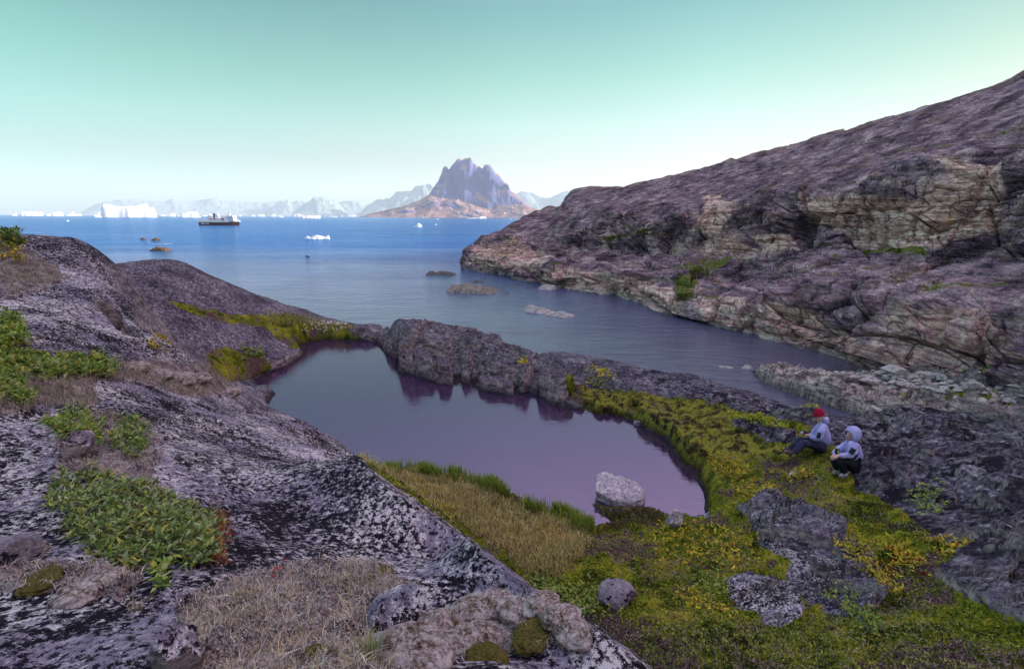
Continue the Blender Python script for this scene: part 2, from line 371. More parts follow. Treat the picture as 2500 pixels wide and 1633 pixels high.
nzx = fbm(xn*1.1, yn*1.1, 0*xn, 2, 31)*.10; nzy = fbm(xn*1.1, yn*1.1, 0*xn+5, 2, 37)*.10
sd_[near] = poly_sd(xn+nzx, yn+nzy, pw[:, :2])
d2 = ((xn[:, None]-pw[None, :, 0])**2 + (yn[:, None]-pw[None, :, 1])**2); wgt = 1/(d2+.05)**1.5
wgt /= wgt.sum(1, keepdims=True)
bh = np.zeros_like(X); bw = np.full(X.shape, .3); bh[near] = wgt @ _pl[:, 2]; bw[near] = wgt @ _pl[:, 3]
dout = -sd_
Zp = np.where(near & (dout > 0) & (dout < 6),
              POOL_Z + sstep(0, 1, dout/(bw*.8))*(np.maximum(Zb, POOL_Z+bh*1.12*np.exp(-(dout/2.2)**4)+.03)-POOL_Z), Zb)
Zp = np.where(near & (dout <= 0), POOL_Z - np.minimum(.12+.5*sd_, 0.9)*sstep(0, .25, sd_), Zp)
# ---- region masks, drawn over the ground as seen in plan through their corner points
PX, PY = project(np.stack([X, Y, Zp], -1).reshape(-1, 3)); PX = PX.reshape(X.shape); PY = PY.reshape(X.shape)
PX = np.where(np.isfinite(PX), PX, -9999); PY = np.where(np.isfinite(PY), PY, -9999)
nz1 = fbm(X*1.1, Y*1.1, 0*X, 4, 3); nz2 = fbm(X*4.2, Y*4.2, 0*X, 3, 9); nz3 = fbm(X*.35, Y*.35, 0*X, 3, 12)
wpx = 40*fbm(X*1.5, Y*1.5, 0*X+3, 4, 41, .6); wpy = 28*fbm(X*1.5, Y*1.5, 0*X+8, 4, 43, .6)
scl = np.clip(900/np.maximum(F/R, 20)/20, .25, 1)
wpx *= np.clip(6/R, .15, 1); wpy *= np.clip(6/R, .15, 1)
def pm(poly, soft=14, rmin=0, rmax=200):
    m = np.zeros_like(X); poly = np.asarray(poly, float); lo = poly.min(0)-60; hi = poly.max(0)+60
    s = (PX > lo[0]) & (PX < hi[0]) & (PY > lo[1]) & (PY < hi[1]) & (R >= rmin) & (R <= rmax)
    if s.any():
        m[s] = sstep(-soft, soft, poly_sd(PX[s]+wpx[s], PY[s]+wpy[s], poly))
    return m
SLAB_EDGE = [(660,985),(750,1030),(830,1080),(900,1130),(1000,1200),(1100,1280),(1200,1350),(1300,1430),(1400,1490),(1500,1560),(1600,1633)]
hollow = pm([(880,1120),(1000,1110),(1130,1130),(1250,1190),(1400,1250),(1430,1262),(1600,1245),(1740,1270),(1720,1180),(1680,1140),(1640,1080),(1560,1030),(1480,1000),(1430,980),(1380,935),(1440,925),(1500,940),(1600,965),(1750,985),(1850,1010),(1960,1040),
   (2080,1110),(2090,1190),(2200,1230),(2300,1330),(2420,1450),(2560,1560),(2560,1700),(1600,1700),(1500,1580),(1300,1450),(1100,1300)], 10, 5.0, 24)
moss_o = [
 pm([(400,735),(470,745),(560,770),(690,775),(800,790),(870,815),(880,835),(780,832),(720,850),(690,835),(640,800),(560,790),(470,765)], 8, 20, 34),
 pm([(500,860),(560,850),(640,870),(665,895),(640,915),(560,930),(520,915)], 8, 13, 28),
 pm([(0,575),(40,582),(66,600),(0,606)], 5, 10, 25), pm([(0,780),(50,800),(70,850),(0,850)], 8, 6, 14)]
dry_o = [
 pm([(240,900),(400,880),(520,890),(560,930),(540,960),(450,965),(330,940),(250,925)], 8, 7, 17),
 pm([(120,1080),(190,1010),(380,1050),(390,1120),(360,1160),(420,1200),(300,1200),(150,1140)], 10, 3, 9),
 pm([(430,1480),(540,1410),(900,1370),(1020,1440),(900,1520),(1050,1520),(1200,1460),(1400,1500),(1440,1560),(1300,1590),(1100,1600),(850,1700),(430,1700),(440,1560)], 16, 1, 5),
 pm([(1560,1560),(1700,1500),(1850,1560),(2050,1530),(2250,1500),(2400,1560),(2560,1600),(2560,1700),(1600,1700)], 30, 4, 9.5)*.85,
 pm([(1880,1140),(2000,1180),(2080,1250),(2000,1260),(1900,1200)], 20, 9, 13)*.5,
 pm([(0,1390),(120,1370),(320,1410),(300,1460),(0,1440)], 12, 2, 4.5),
 pm([(0,620),(70,610),(140,650),(150,690),(60,720),(0,730)], 8, 9, 18), pm([(0,880),(250,930),(220,990),(120,1000),(0,1020)], 12, 6, 11), pm([(1060,1340),(0,0),(0,0)], 1, 500, 600)]
rock_r = [ # bare rocks standing out of the moss on the right
 pm([(1800,1240),(1870,1215),(1950,1240),(2050,1300),(2120,1360),(2160,1440),(2120,1480),(2000,1420),(1880,1360),(1830,1310)], 8, 5, 14),
 pm([(1780,1410),(1860,1395),(1930,1430),(1960,1500),(1900,1540),(1830,1500),(1775,1450)], 8, 5, 12),
 pm([(1920,1370),(2080,1330),(2160,1450),(2110,1530),(2000,1500),(1930,1440)], 8, 5, 12),
 pm([(2060,1130),(2080,1040),(2200,1000),(2560,1040),(2560,1230),(2420,1240),(2300,1215),(2180,1200),(2090,1180)], 8, 9, 22),
 pm([(2300,1290),(2380,1240),(2560,1240),(2560,1330),(2400,1340)], 8, 6, 13), pm([(2260,1410),(2380,1340),(2560,1370),(2560,1560),(2420,1500),(2330,1460)], 10, 4, 12),
 pm([(1780,1040),(1860,1030),(1930,1060),(1950,1095),(1880,1090),(1800,1060)], 6, 10, 20),
 pm([(1600,965),(1850,1000),(2000,1020),(2040,1040),(1900,1020),(1700,985)], 4, 12, 22)]
rockr = np.max(rock_r, 0)
moss = np.clip(np.maximum(hollow*(1-rockr), np.max(moss_o, 0)), 0, 1)
dry = np.clip(np.max(dry_o, 0), 0, 1)
grassbank = pm([(880,1130),(960,1118),(1080,1135),(1150,1160),(1220,1205),(1320,1245),(1400,1262),(1440,1290),(1420,1360),(1340,1420),(1250,1370),(1130,1290),(1000,1200)], 8, 6, 14)
ridgeveg = pm([(1400,905),(1470,920),(1600,965),(1750,985),(1830,1010),(1930,1075),(1960,1120),(1800,1110),(1700,1150),(1640,1080),(1560,1030),(1440,975)], 8, 12, 24)
beach = sstep(40, 46, R)*sstep(-3, -1, Zp)
wallm = pm([(930,790),(1050,790),(1250,835),(1420,900),(1560,960),(1560,1050),(1400,1010),(1300,980),(1180,965),(970,920),(950,880)], 6, 15, 32)
def crack0(p0, p1, w, zref):
    a = at_z(p0[0], p0[1], zref)[:2]; b = at_z(p1[0], p1[1], zref)[:2]; e = b-a
    t = np.clip(((X-a[0])*e[0]+(Y-a[1])*e[1])/(e@e), 0, 1)
    return 1-sstep(w*.55, w, np.hypot(X-a[0]-t*e[0]+.5*nz1, Y-a[1]-t*e[1]+.5*nz1))
# ---- relief
rock_amp = (1-moss)*(1-.6*dry)
big = .16*fbm(X*.45, Y*.45, 0*X, 3, 51)*np.clip(R/7, .25, 1.4)*np.where((X < 2.5) & (R < 16), .45, 1)*(1-.7*wallm)
bv, be = blocks(X*.8, Y*.8, 0*X, 4); bv2, be2 = blocks(X*2.6, Y*2.6, 0*X, 6); bw_, bwe = blocks(X*.42+.1*nz1, Y*.42, 0*X, 8)
Zd = big + rock_amp*(.05*fbm(X*2.2, Y*2.2, 0*X, 4, 55) + .006*fbm(X*16, Y*16, 0*X, 3, 58))
Zd += wallm*(bw_*.34 - .22*(1-sstep(0, .05, bwe)) + (.12*bv2 - .05*(1-sstep(0, .08, be2)))*sstep(.3, 1.2, dout)) - wallm*.03*fbm(X*3, Y*3, 0*X, 2, 61)
tier = pm([(955,812),(985,824),(1060,846),(1150,870),(1240,902),(1330,928),(1400,940),(1300,862),(1200,822),(1050,785),(930,775),(950,812)], 3, 15, 30)
Zd += (.42*tier-.34)*wallm
Zd += rockr*(.14 + bv*.22 + bv2*.12 - .05*(1-sstep(0, .1, be2)) + .06*fbm(X*5, Y*5, 0*X, 3, 63))
# moss hummocks, tussocks
hum = np.abs(fbm(X*2.1, Y*2.1, 0*X, 3, 71)); Zd += moss*(.16*hum*1.2 + .06*fbm(X*7, Y*7, 0*X, 3, 73))*np.clip(R/8, .5, 1.2)
Zd += dry*(.13*np.abs(fbm(X*5, Y*5, 0*X, 3, 75))+.035*fbm(X*16, Y*16, 0*X, 3, 77) + .02*np.abs(fbm(X*45, Y*45, 0*X, 2, 79)))
# beach: dipping slabs in long low ribs running along the promontory
_c1, _c2 = at_z(1840, 895, .5), at_z(2500, 1040, 1.5)
ux, uy = (_c2-_c1)[:2]/np.hypot(*(_c2-_c1)[:2]); sa = X*ux+Y*uy; sc = -X*uy+Y*ux
rb, re = blocks(sa*.16+.25*nz1, sc*.75+.3*nz1, 0*X, 14); rb2, re2 = blocks(sa*.55, sc*1.6, 0*X, 15)
Zd += beach*(rb*1.3 + rb2*.75 - .5*(1-sstep(0, .14, re)) - .32*(1-sstep(0, .12, re2)) + .12*fbm(X*2, Y*2, 0*X, 3, 81)+.15)
ledge = np.zeros_like(X)
for L_, w_ in (([(2130,968),(2240,990),(2330,1012),(2420,1030)], .55), ([(2180,985),(2260,1003),(2330,1022)], .45), ([(2290,985),(2400,1010),(2520,1040)], .6), ([(2060,940),(2150,960),(2230,975)], .5), ([(2380,985),(2460,1002),(2540,1018)], .45), ([(1950,915),(2060,935),(2130,955)], .5), ([(2260,1022),(2330,1042),(2420,1060)], .45)):
    for q0, q1 in zip(L_[:-1], L_[1:]):
        ledge = np.maximum(ledge, np.where(R > 44, crack0(q0, q1, w_, 1.8), 0))
Zd += ledge*.42*beach
prom = pm([(1815,890),(1840,884),(1950,895),(2050,912),(2100,905),(2250,930),(2400,990),(2300,1010),(2150,1020),(2060,990),(1960,955),(1870,925),(1825,905)], 5, 45, 85)
Zd += prom*.45*np.clip(1.2-np.abs(Zp)*.4, 0, 1)
inpool = near & (dout < .02)
fade = np.where(near, sstep(0, .12, dout), 1.0)
dip = pm([(895,765),(0,0),(0,0)], 1, 900, 901)
# gap in the ridge at its left end, and cracks running back from the wall
def crack(p0, p1, w, dpt, zref=12.0):
    a = at_z(p0[0], p0[1], zref)[:2]; b = at_z(p1[0], p1[1], zref)[:2]; e = b-a
    t = np.clip(((X-a[0])*e[0]+(Y-a[1])*e[1])/(e@e), 0, 1)
    d = np.hypot(X-a[0]-t*e[0]+.06*nz2, Y-a[1]-t*e[1]+.06*nz2)
    return dpt*(1-sstep(w*.3, w, d))*(1-.6*t)
for c in [((955,866),(925,795),.55,.8),((1067,940),(1060,870),.12,.45),((1118,945),(1112,850),.22,.7),((1150,945),(1165,870),.2,.6),((1270,967),(1262,915),.14,.6),((1292,958),(1310,905),.22,.75),
          ((1420,1004),(1440,960),.18,.6),((1500,1018),(1520,985),.12,.4),((1016,920),(1010,870),.08,.4)]:
    Zd -= np.where(R < 34, 1.25*crack(c[0], c[1], c[2]*1.5, c[3]), 0)*np.where(near & (dout > -.1), 1, 0)
# overhanging crevice in the first hill
Zd -= np.where((R > 10) & (R < 17), crack((265,778), (318,800), .22, .55, at_r(290, 790, 12.7)[2]), 0)
Zn = np.where(inpool, Zp, Zp + Zd*fade)
Zn = np.where(near & (dout > 0) & (dout < 3), np.maximum(Zn, POOL_Z-.05+.3*np.clip(dout, 0, .25)), Zn)
cove = pm([(1790,905),(1850,916),(1900,944),(2000,974),(2080,1004),(2130,1020),(2135,1080),(1650,1080),(1650,905)], 5, 26, 62)
Zn = np.where(cove > 0, np.minimum(Zn, Zn*(1-cove) - 1.2*cove), Zn)      # the cove reaches in behind the ridge
keepf = np.ones((len(az)-1, len(lr)-1), bool)
keepf[:, :] = (Zn[:-1, :-1] > -4.5)
# colour guides: r moss, g heath, b bare washed rock; second: r yellow sedge, g ridge cushions, b dark wet
warmfar = sstep(35, 45, R)*sstep(2150, 2250, PX)
bgreen = np.clip(pm([(2170,990),(2260,985),(2330,1005),(2420,1010),(2560,1020),(2560,990),(2420,975),(2360,950),(2250,945)], 6, 45, 90)*sstep(-.1, .3, nz1), 0, 1)
wet = np.where(near, (1-sstep(.0, .30, Zn-POOL_Z))*(dout < 1.2), 0)
wet = np.maximum(wet, np.where(beach > 0, 1-sstep(.15, .5, Zn), 0))
palem = beach*np.clip(.22+.85*prom+.8*ledge+.25*sstep(0, .5, rb), 0, 1)
g1 = np.stack([np.clip(np.maximum(moss, bgreen), 0, 1), dry, palem], -1).reshape(-1, 3)
g2 = np.stack([grassbank, ridgeveg*moss, wet], -1).reshape(-1, 3)

def rock_material(name, near_field=True):
    t = NT(name); o = t.obj()
    _, mo, he, be_, _ = t.attr('Guide'); _, gb, rv, we, _ = t.attr('Guide2')
    big_ = t.noise(.55, 3, .6); mid = t.noise(2.6, 5, .7, dist=.4); fine = t.noise(16, 6, .74); vf = t.noise(70, 4, .75)
    v = t.math('ADD', t.math('MULTIPLY', big_, .55), t.math('MULTIPLY', mid, .55)); v = t.math('ADD', v, t.math('MULTIPLY', fine, .95)); v = t.math('ADD', v, t.math('MULTIPLY', vf, .35))
    v = t.math('SUBTRACT', v, .70)     # centred near .5
    # grey-violet gneiss, then crusts of pale lichen, then ragged black lichen on top
    base = t.mix(t.ramp(fine, [(.35, 0), (.65, 1)]), (.15, .13, .19), (.46, .42, .51))
    wv = t.math('ADD', t.math('MULTIPLY', t.noise(1.3, 4, .6), .5), t.math('ADD', t.math('MULTIPLY', t.noise(14, 6, .76), .6), t.math('MULTIPLY', vf, .25)))
    base = t.mix(t.ramp(wv, [(.655, 0), (.685, 1)]), base, t.mix(vf, (.58, .54, .58), (.92, .88, .86)))
    bv_ = t.math('ADD', t.math('MULTIPLY', big_, .28), t.math('ADD', t.math('MULTIPLY', mid, .32), t.math('MULTIPLY', t.noise(24, 6, .76), .75)))
    bv_ = t.math('ADD', bv_, t.math('MULTIPLY', vf, .22))
    rock = t.mix(t.ramp(bv_, [(.772, 0), (.794, 1)]), base, t.mix(vf, (.005, .004, .009), (.032, .026, .040)))
    rock = t.mix(t.ramp(t.math('ADD', t.math('MULTIPLY', t.noise(30, 5, .7), .7), t.math('MULTIPLY', mid, .3)), [(.545, 0), (.56, .9)]), rock, (.012, .010, .018))
    # far slabs: finer, more even grey
    geo = t.n('ShaderNodeNewGeometry'); sp = t.n('ShaderNodeSeparateXYZ'); t.l(geo.outputs['Position'], sp.inputs[0])
    far = t.n('ShaderNodeMapRange'); far.inputs['From Min'].default_value = 11; far.inputs['From Max'].default_value = 19; t.l(sp.outputs['Y'], far.inputs[0])
    rf = t.ramp(t.math('ADD', t.math('MULTIPLY', t.noise(9, 7, .8), .8), t.math('MULTIPLY', t.noise(.8, 4, .6), .25)), [(.42, (.014, .011, .019)), (.50, (.075, .064, .088)), (.57, (.19, .17, .205)), (.67, (.58, .55, .57))])
    far2 = t.n('ShaderNodeMapRange'); far2.inputs['From Min'].default_value = 3.2; far2.inputs['From Max'].default_value = 6.2; t.l(sp.outputs['X'], far2.inputs[0])
    rf2 = t.mix(t.ramp(t.noise(2.2, 6, .75), [(.50, 0), (.56, 1)]), rf, (.022, .017, .028))
    rock = t.mix(t.math('MAXIMUM', far.outputs[0], far2.outputs[0]), rock, t.mix(far2.outputs[0], rf, rf2))
    # steep faces are barer and browner
    nsp = t.n('ShaderNodeSeparateXYZ'); t.l(geo.outputs['Normal'], nsp.inputs[0])
    steep = t.n('ShaderNodeMapRange'); steep.inputs['From Min'].default_value = .62; steep.inputs['From Max'].default_value = .3; t.l(nsp.outputs['Z'], steep.inputs[0])
    face = t.ramp(t.noise(3.0, 6, .75, vec=t.obj((1, 1, 2.2))), [(.40, (.05, .04, .05)), (.5, (.28, .23, .22)), (.60, (.58, .50, .46))])
    rock = t.mix(t.math('MULTIPLY', steep.outputs[0], .75), rock, face)
    # washed pale beach slabs
    pale = t.ramp(t.noise(.9, 7, .7, vec=t.obj((1, 1, 3))), [(.32, (.075, .05, .06)), (.46, (.29, .215, .205)), (.56, (.56, .45, .40)), (.70, (.80, .67, .59))])
    pc = t.voro(.55, vec=t.obj((1.6, 1.6, 3), (0, 0, math.atan2(uy, ux)*-1)), feat='DISTANCE_TO_EDGE'); pale = t.mix(t.ramp(pc, [(0, .85), (.05, 0)]), pale, (.035, .03, .035))
    rock = t.mix(be_, rock, pale)
    mn = t.noise(1.8, 5, .65); mf = t.noise(26, 5, .75)
    mc = t.ramp(t.math('ADD', t.math('MULTIPLY', mn, .55), t.math('MULTIPLY', mf, .5)), [(.38, (.012, .012, .010)), (.46, (.045, .055, .008)), (.52, (.16, .20, .018)), (.57, (.34, .34, .025)), (.63, (.60, .46, .05)), (.72, (.24, .12, .07))])
    brown = t.ramp(mf, [(.38, (.03, .018, .024)), (.52, (.14, .085, .085)), (.64, (.32, .24, .22))])
    mc = t.mix(t.ramp(t.noise(.9, 6, .7), [(.52, 0), (.58, 1)]), mc, brown)
    sedge = t.ramp(mf, [(.38, (.12, .10, .04)), (.52, (.40, .33, .12)), (.66, (.70, .60, .28))])
    mc = t.mix(gb, mc, sedge)
    rvc = t.ramp(t.math('ADD', t.math('MULTIPLY', t.noise(3.5, 4, .6), .6), t.math('MULTIPLY', mf, .4)), [(.42, (.02, .018, .012)), (.47, (.10, .07, .035)), (.51, (.20, .23, .03)), (.55, (.48, .40, .06)), (.59, (.18, .24, .035)), (.68, (.26, .15, .10))])
    mc = t.mix(rv, mc, rvc)
    hc = t.ramp(t.math('ADD', t.math('MULTIPLY', t.noise(5, 5, .7), .5), t.math('MULTIPLY', t.noise(55, 4, .75), .5)), [(.38, (.020, .013, .018)), (.45, (.11, .08, .095)), (.51, (.34, .28, .29)), (.58, (.62, .55, .50)), (.68, (.85, .80, .70))])
    br = t.noise(7, 5, .7)
    mm = t.ramp(t.math('ADD', mo, t.math('MULTIPLY', t.math('SUBTRACT', br, .5), .9)), [(.42, 0), (.52, 1)])
    hm = t.ramp(t.math('ADD', he, t.math('MULTIPLY', t.math('SUBTRACT', t.noise(10, 5, .7), .5), 1.1)), [(.40, 0), (.52, 1)])
    c = t.mix(hm, rock, hc); c = t.mix(mm, c, mc)
    c = t.mix(t.math('MULTIPLY', we, .82), c, (.012, .011, .013))
    h = t.math('ADD', t.math('MULTIPLY', fine, .5), t.math('MULTIPLY', vf, .35)); h = t.math('ADD', h, t.math('MULTIPLY', mid, .4))
    h = t.math('ADD', h, t.math('MULTIPLY', t.math('MULTIPLY', mf, t.math('MAXIMUM', mm, hm)), 1.0))
    return t.fin(c, .92, t.bump(h, .85, .06), .06)
M_ground = rock_material('lichen_rock_and_moss')
V = np.stack([X, Y, Zn], -1).reshape(-1, 3)
ground = mesh_np('rocky_ground', V, grid_faces(len(az), len(lr), keepf), M_ground, smooth=False, colors={'Guide': g1, 'Guide2': g2})
tag(ground, kind='structure')
from mathutils.bvhtree import BVHTree
def ground_z(x, y):
    """height of the finished near ground below a plan point"""
    a = np.interp(np.degrees(np.arctan2(x, y)), az, np.arange(len(az))); l = np.interp(np.log(np.maximum(np.hypot(x, y), .51)), lr, np.arange(len(lr)))
    i = np.clip(np.floor(a).astype(int), 0, len(az)-2); j = np.clip(np.floor(l).astype(int), 0, len(lr)-2); fa = a-i; fl = l-j
    return (Zn[i, j]*(1-fa)+Zn[i+1, j]*fa)*(1-fl) + (Zn[i, j+1]*(1-fa)+Zn[i+1, j+1]*fa)*fl
def hit(px, py, rmin=.6, rmax=80):
    """first point of the near ground along a pixel's ray (used to read where a thing stands)"""
    d = ray(px, py); h = math.hypot(d[0], d[1]); rs = np.exp(np.linspace(math.log(rmin), math.log(rmax), 1500)); k = rs/h
    P = d[None]*k[:, None]; z = P[:, 2]+HC; g = ground_z(P[:, 0], P[:, 1]); b = np.nonzero(z < g)[0]
    i = b[0] if len(b) else len(rs)-1
    return np.array([P[i, 0], P[i, 1], g[i]])

# ------------------------------------------------------------------ water
def water_mat(name, base, scale, strength, dist, rough, sc2=None, spec=.5):
    t = NT(name)
    v = t.obj((1, 1.8, 1), (0, 0, .35))
    n1 = t.noise(scale, 5, .62, vec=v, dist=.6)
    h = n1 if sc2 is None else t.math('ADD', t.math('MULTIPLY', n1, 1.0), t.math('MULTIPLY', t.noise(sc2, 3, .6, vec=v), 2.2))
    return t, v, h
def water_finish(t, c, nrm, ior, tint, rough):
    d = t.n('ShaderNodeBsdfDiffuse'); t.put(d.inputs[0], c); t.l(nrm, d.inputs['Normal'])
    g = t.n('ShaderNodeBsdfGlossy'); t.put(g.inputs['Color'], tint); g.inputs['Roughness'].default_value = rough; t.l(nrm, g.inputs['Normal'])
    f = t.n('ShaderNodeFresnel'); f.inputs['IOR'].default_value = ior; t.l(nrm, f.inputs['Normal'])
    m = t.n('ShaderNodeMixShader'); t.l(f.outputs[0], m.inputs[0]); t.l(d.outputs[0], m.inputs[1]); t.l(g.outputs[0], m.inputs[2]); t.l(m.outputs[0], t.out.inputs[0]); t.t.nodes.remove(t.b)
    return t.m
t, v, h = water_mat('sea_water', None, 2.6, .5, .1, .1, .4)
big_ = t.noise(.004, 4, .6, vec=t.obj((1, 4, 1)))
c = t.mix(t.ramp(big_, [(.42, 0), (.58, 1)]), (.012, .115, .36), (.020, .15, .42))
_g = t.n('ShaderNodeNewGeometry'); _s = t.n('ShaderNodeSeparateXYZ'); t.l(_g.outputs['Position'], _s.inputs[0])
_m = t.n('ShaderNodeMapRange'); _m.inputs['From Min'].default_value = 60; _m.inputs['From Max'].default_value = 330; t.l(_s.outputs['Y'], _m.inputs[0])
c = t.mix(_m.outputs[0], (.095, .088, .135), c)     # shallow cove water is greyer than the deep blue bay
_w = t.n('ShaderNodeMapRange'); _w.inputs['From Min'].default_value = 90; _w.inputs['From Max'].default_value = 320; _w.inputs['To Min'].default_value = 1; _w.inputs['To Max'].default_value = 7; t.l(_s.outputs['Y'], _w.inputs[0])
h = t.math('ADD', h, t.math('MULTIPLY', t.noise(.16, 4, .6, vec=t.obj((1, 2.6, 1), (0, 0, .35)), dist=.5), 5.0))
h = t.math('MULTIPLY', h, _w.outputs[0])           # the open bay is choppier than the sheltered cove
h = t.math('MULTIPLY', h, t.ramp(t.noise(.012, 3, .6, vec=t.obj((.6, 2.5, 1))), [(.35, .45), (.65, 1.0)]))
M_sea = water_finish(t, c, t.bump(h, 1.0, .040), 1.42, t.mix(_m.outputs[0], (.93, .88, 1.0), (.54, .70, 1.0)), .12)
S = 70000.0
_e = np.array([0.0, 60, 140, 300, 700, 1600, 4000, 12000, 30000, S]); _e = np.concatenate([-_e[:0:-1], _e])
gx, gy = np.meshgrid(_e, _e, indexing='ij')
sea = mesh_np('sea', np.stack([gx, gy, 0*gx], -1).reshape(-1, 3), grid_faces(len(_e), len(_e)), M_sea); tag(sea, kind='structure')
t, v, h = water_mat('pool_water', None, 2.2, .3, .1, .1)
M_pool = water_finish(t, (.036, .022, .058), t.bump(h, .4, .018), 3.2, (.93, .68, .90), .05)
cpx = pw[:, :2].mean(0); o2 = cpx + (pw[:, :2]-cpx)*1.06
nn = len(o2); pv = np.concatenate([[[cpx[0], cpx[1], POOL_Z]], np.column_stack([o2, np.full(nn, POOL_Z)])])
import bmesh
bm = bmesh.new(); vs_ = [bm.verts.new((*p, POOL_Z)) for p in o2]; f = bm.faces.new(vs_)
if f.calc_area() and f.normal.z < 0: bmesh.ops.reverse_faces(bm, faces=[f])
bm.normal_update()
if f.normal.z < 0: bmesh.ops.reverse_faces(bm, faces=[f])
bmesh.ops.triangulate(bm, faces=[f]); me = bpy.data.meshes.new('pool'); bm.to_mesh(me); bm.free(); me.materials.append(M_pool)
pool = bpy.data.objects.new('pool_water', me); COL.objects.link(pool); tag(pool, kind='structure')
# ------------------------------------------------------------------ headland across the cove
def PR(px, py, r): return at_r(px, py, r)
def PZ(px, py, z=0): return at_z(px, py, z)
def AZR(a, r, z): a = math.radians(a); return np.array([r*math.sin(a), r*math.cos(a), z])
cols = [
 [PZ(1139,655), PR(1137,628,193), PR(1146,604,198), PR(1180,584,206), PR(1230,561,216), PR(1290,537,228)],
 [PZ(1200,668), PR(1198,632,168), PR(1212,608,180), PR(1245,588,192), PR(1285,558,208), PR(1331,511,228)],
 [PZ(1268,683), PR(1265,642,154), PR(1278,615,170), PR(1308,589,184), PR(1338,548,204), PR(1366,508,226)],
 [PZ(1330,696), PR(1328,650,144), PR(1340,622,162), PR(1362,590,176), PR(1385,520,196), PR(1404,466,226)],
 [PZ(1480,722), PR(1480,665,124), PR(1486,610,150), PR(1495,540,160), PR(1505,490,186), PR(1520,457,215)],
 [PZ(1620,765), PR(1618,705,105), PR(1630,630,132), PR(1650,530,142), PR(1665,470,172), PR(1680,424,206)],
 [PZ(1735,790), PR(1735,730,98), PR(1740,630,126), PR(1752,520,138), PR(1765,450,166), PR(1775,397,198)],
 [PZ(1850,822), PR(1850,738,92), PR(1850,625,121), PR(1855,505,131), PR(1860,430,160), PR(1870,375,190)],
 [PZ(1960,850), PR(1960,740,86), PR(1958,615,114), PR(1960,480,123), PR(1965,415,150), PR(1975,347,182)],
 [PZ(2070,893), PR(2060,745,81), PR(2060,610,108), PR(2060,470,116), PR(2062,392,141), PR(2070,322,174)],
 [PR(2150,908,70.5), PR(2150,735,78), PR(2150,610,104), PR(2150,455,112), PR(2150,370,134), PR(2160,296,167)],
 [PR(2250,925,67.5), PR(2250,730,75.5), PR(2250,608,100), PR(2250,430,108), PR(2250,350,128), PR(2250,268,160)],
 [PR(2370,938,65.5), PR(2370,740,73), PR(2370,615,96), PR(2370,420,105), PR(2370,320,124), PR(2370,232,152)],
 [PR(2500,948,64), PR(2500,750,71), PR(2500,622,92), PR(2500,420,102), PR(2500,290,120), PR(2500,187,147)],
 [AZR(50,62,4), AZR(50,69,15), AZR(50,88,19), AZR(50,97,34), AZR(50,114,45), AZR(50,141,57)],
 [AZR(60,59,5), AZR(60,65,19), AZR(60,82,24), AZR(60,92,42), AZR(60,110,56), AZR(60,137,70)],
 [AZR(75,57,7), AZR(75,62,20), AZR(75,77,28), AZR(75,88,46), AZR(75,106,62), AZR(75,138,80)],
 [AZR(95,55,9), AZR(95,60,22), AZR(95,75,32), AZR(95,88,50), AZR(95,108,66), AZR(95,140,84)],
 [AZR(125,60,12), AZR(125,66,20), AZR(125,85,30), AZR(125,95,46), AZR(125,115,58), AZR(125,150,74)],
]
full = []
for c in cols:
    b = c[0].copy(); d = b[:2]/np.linalg.norm(b[:2]); b[:2] -= d*1.0; b[2] -= 3.5
    e = c[5].copy(); d = e[:2]/np.linalg.norm(e[:2]); e1 = e.copy(); e1[:2] += d*18; e1[2] -= 2.5; e2 = e.copy(); e2[:2] += d*60; e2[2] = e2[2]*.5-6; e3 = e.copy(); e3[:2] += d*110; e3[2] = -6
    full.append([b]+c+[e1, e2, e3])
# the far side of the nose, out of view, closes the headland
b0 = [p.copy() for p in full[0]]
for p in b0: p[1] += 30; p[0] += 22; p[2] = p[2]-6
b1 = [p.copy() for p in full[0]]
for p in b1: p[1] += 70; p[0] += 60; p[2] = p[2]-30
G = np.array([b1, b0]+full)           # columns x rows x 3
def resamp(G, tu, tv):
    def cub(Z, t):
        i = np.clip(np.floor(t).astype(int), 0, Z.shape[0]-2); f = (t-i).reshape((-1,)+(1,)*(Z.ndim-1))
        g = lambda k: Z[np.clip(i+k, 0, Z.shape[0]-1)]
        a, b, c, d = g(-1), g(0), g(1), g(2)
        return b + .5*f*(c-a+f*(2*a-5*b+4*c-d+f*(3*(b-c)+d-a)))
    A = cub(G, tu); return np.swapaxes(cub(np.swapaxes(A, 0, 1), tv), 0, 1)
NU_IN = 800
tu = np.concatenate([np.linspace(0, 2, 50)[:-1], np.linspace(2, 15, NU_IN), np.linspace(15, 20, 60)[1:]])
tv = np.concatenate([np.linspace(0, 1, 10)[:-1], np.linspace(1, 2, 120)[:-1], np.linspace(2, 3, 90)[:-1], np.linspace(3, 4, 130)[:-1], np.linspace(4, 6, 130)[:-1], np.linspace(6, 9, 40)])
Bs = resamp(G, tu, tv)
# crest noise on the base: let the band boundaries wander so that cliffs are not level
def normals(S):
    du = np.gradient(S, axis=0); dv = np.gradient(S, axis=1); n_ = np.cross(dv, du); n_ /= np.linalg.norm(n_, axis=-1, keepdims=True)+1e-9
    return n_
N0 = normals(Bs)
if N0[400, 200, 2] < 0: N0 = -N0
x, y, z = [Bs[..., i].astype(np.float32) for i in range(3)]
TV = np.broadcast_to(tv[None], x.shape)
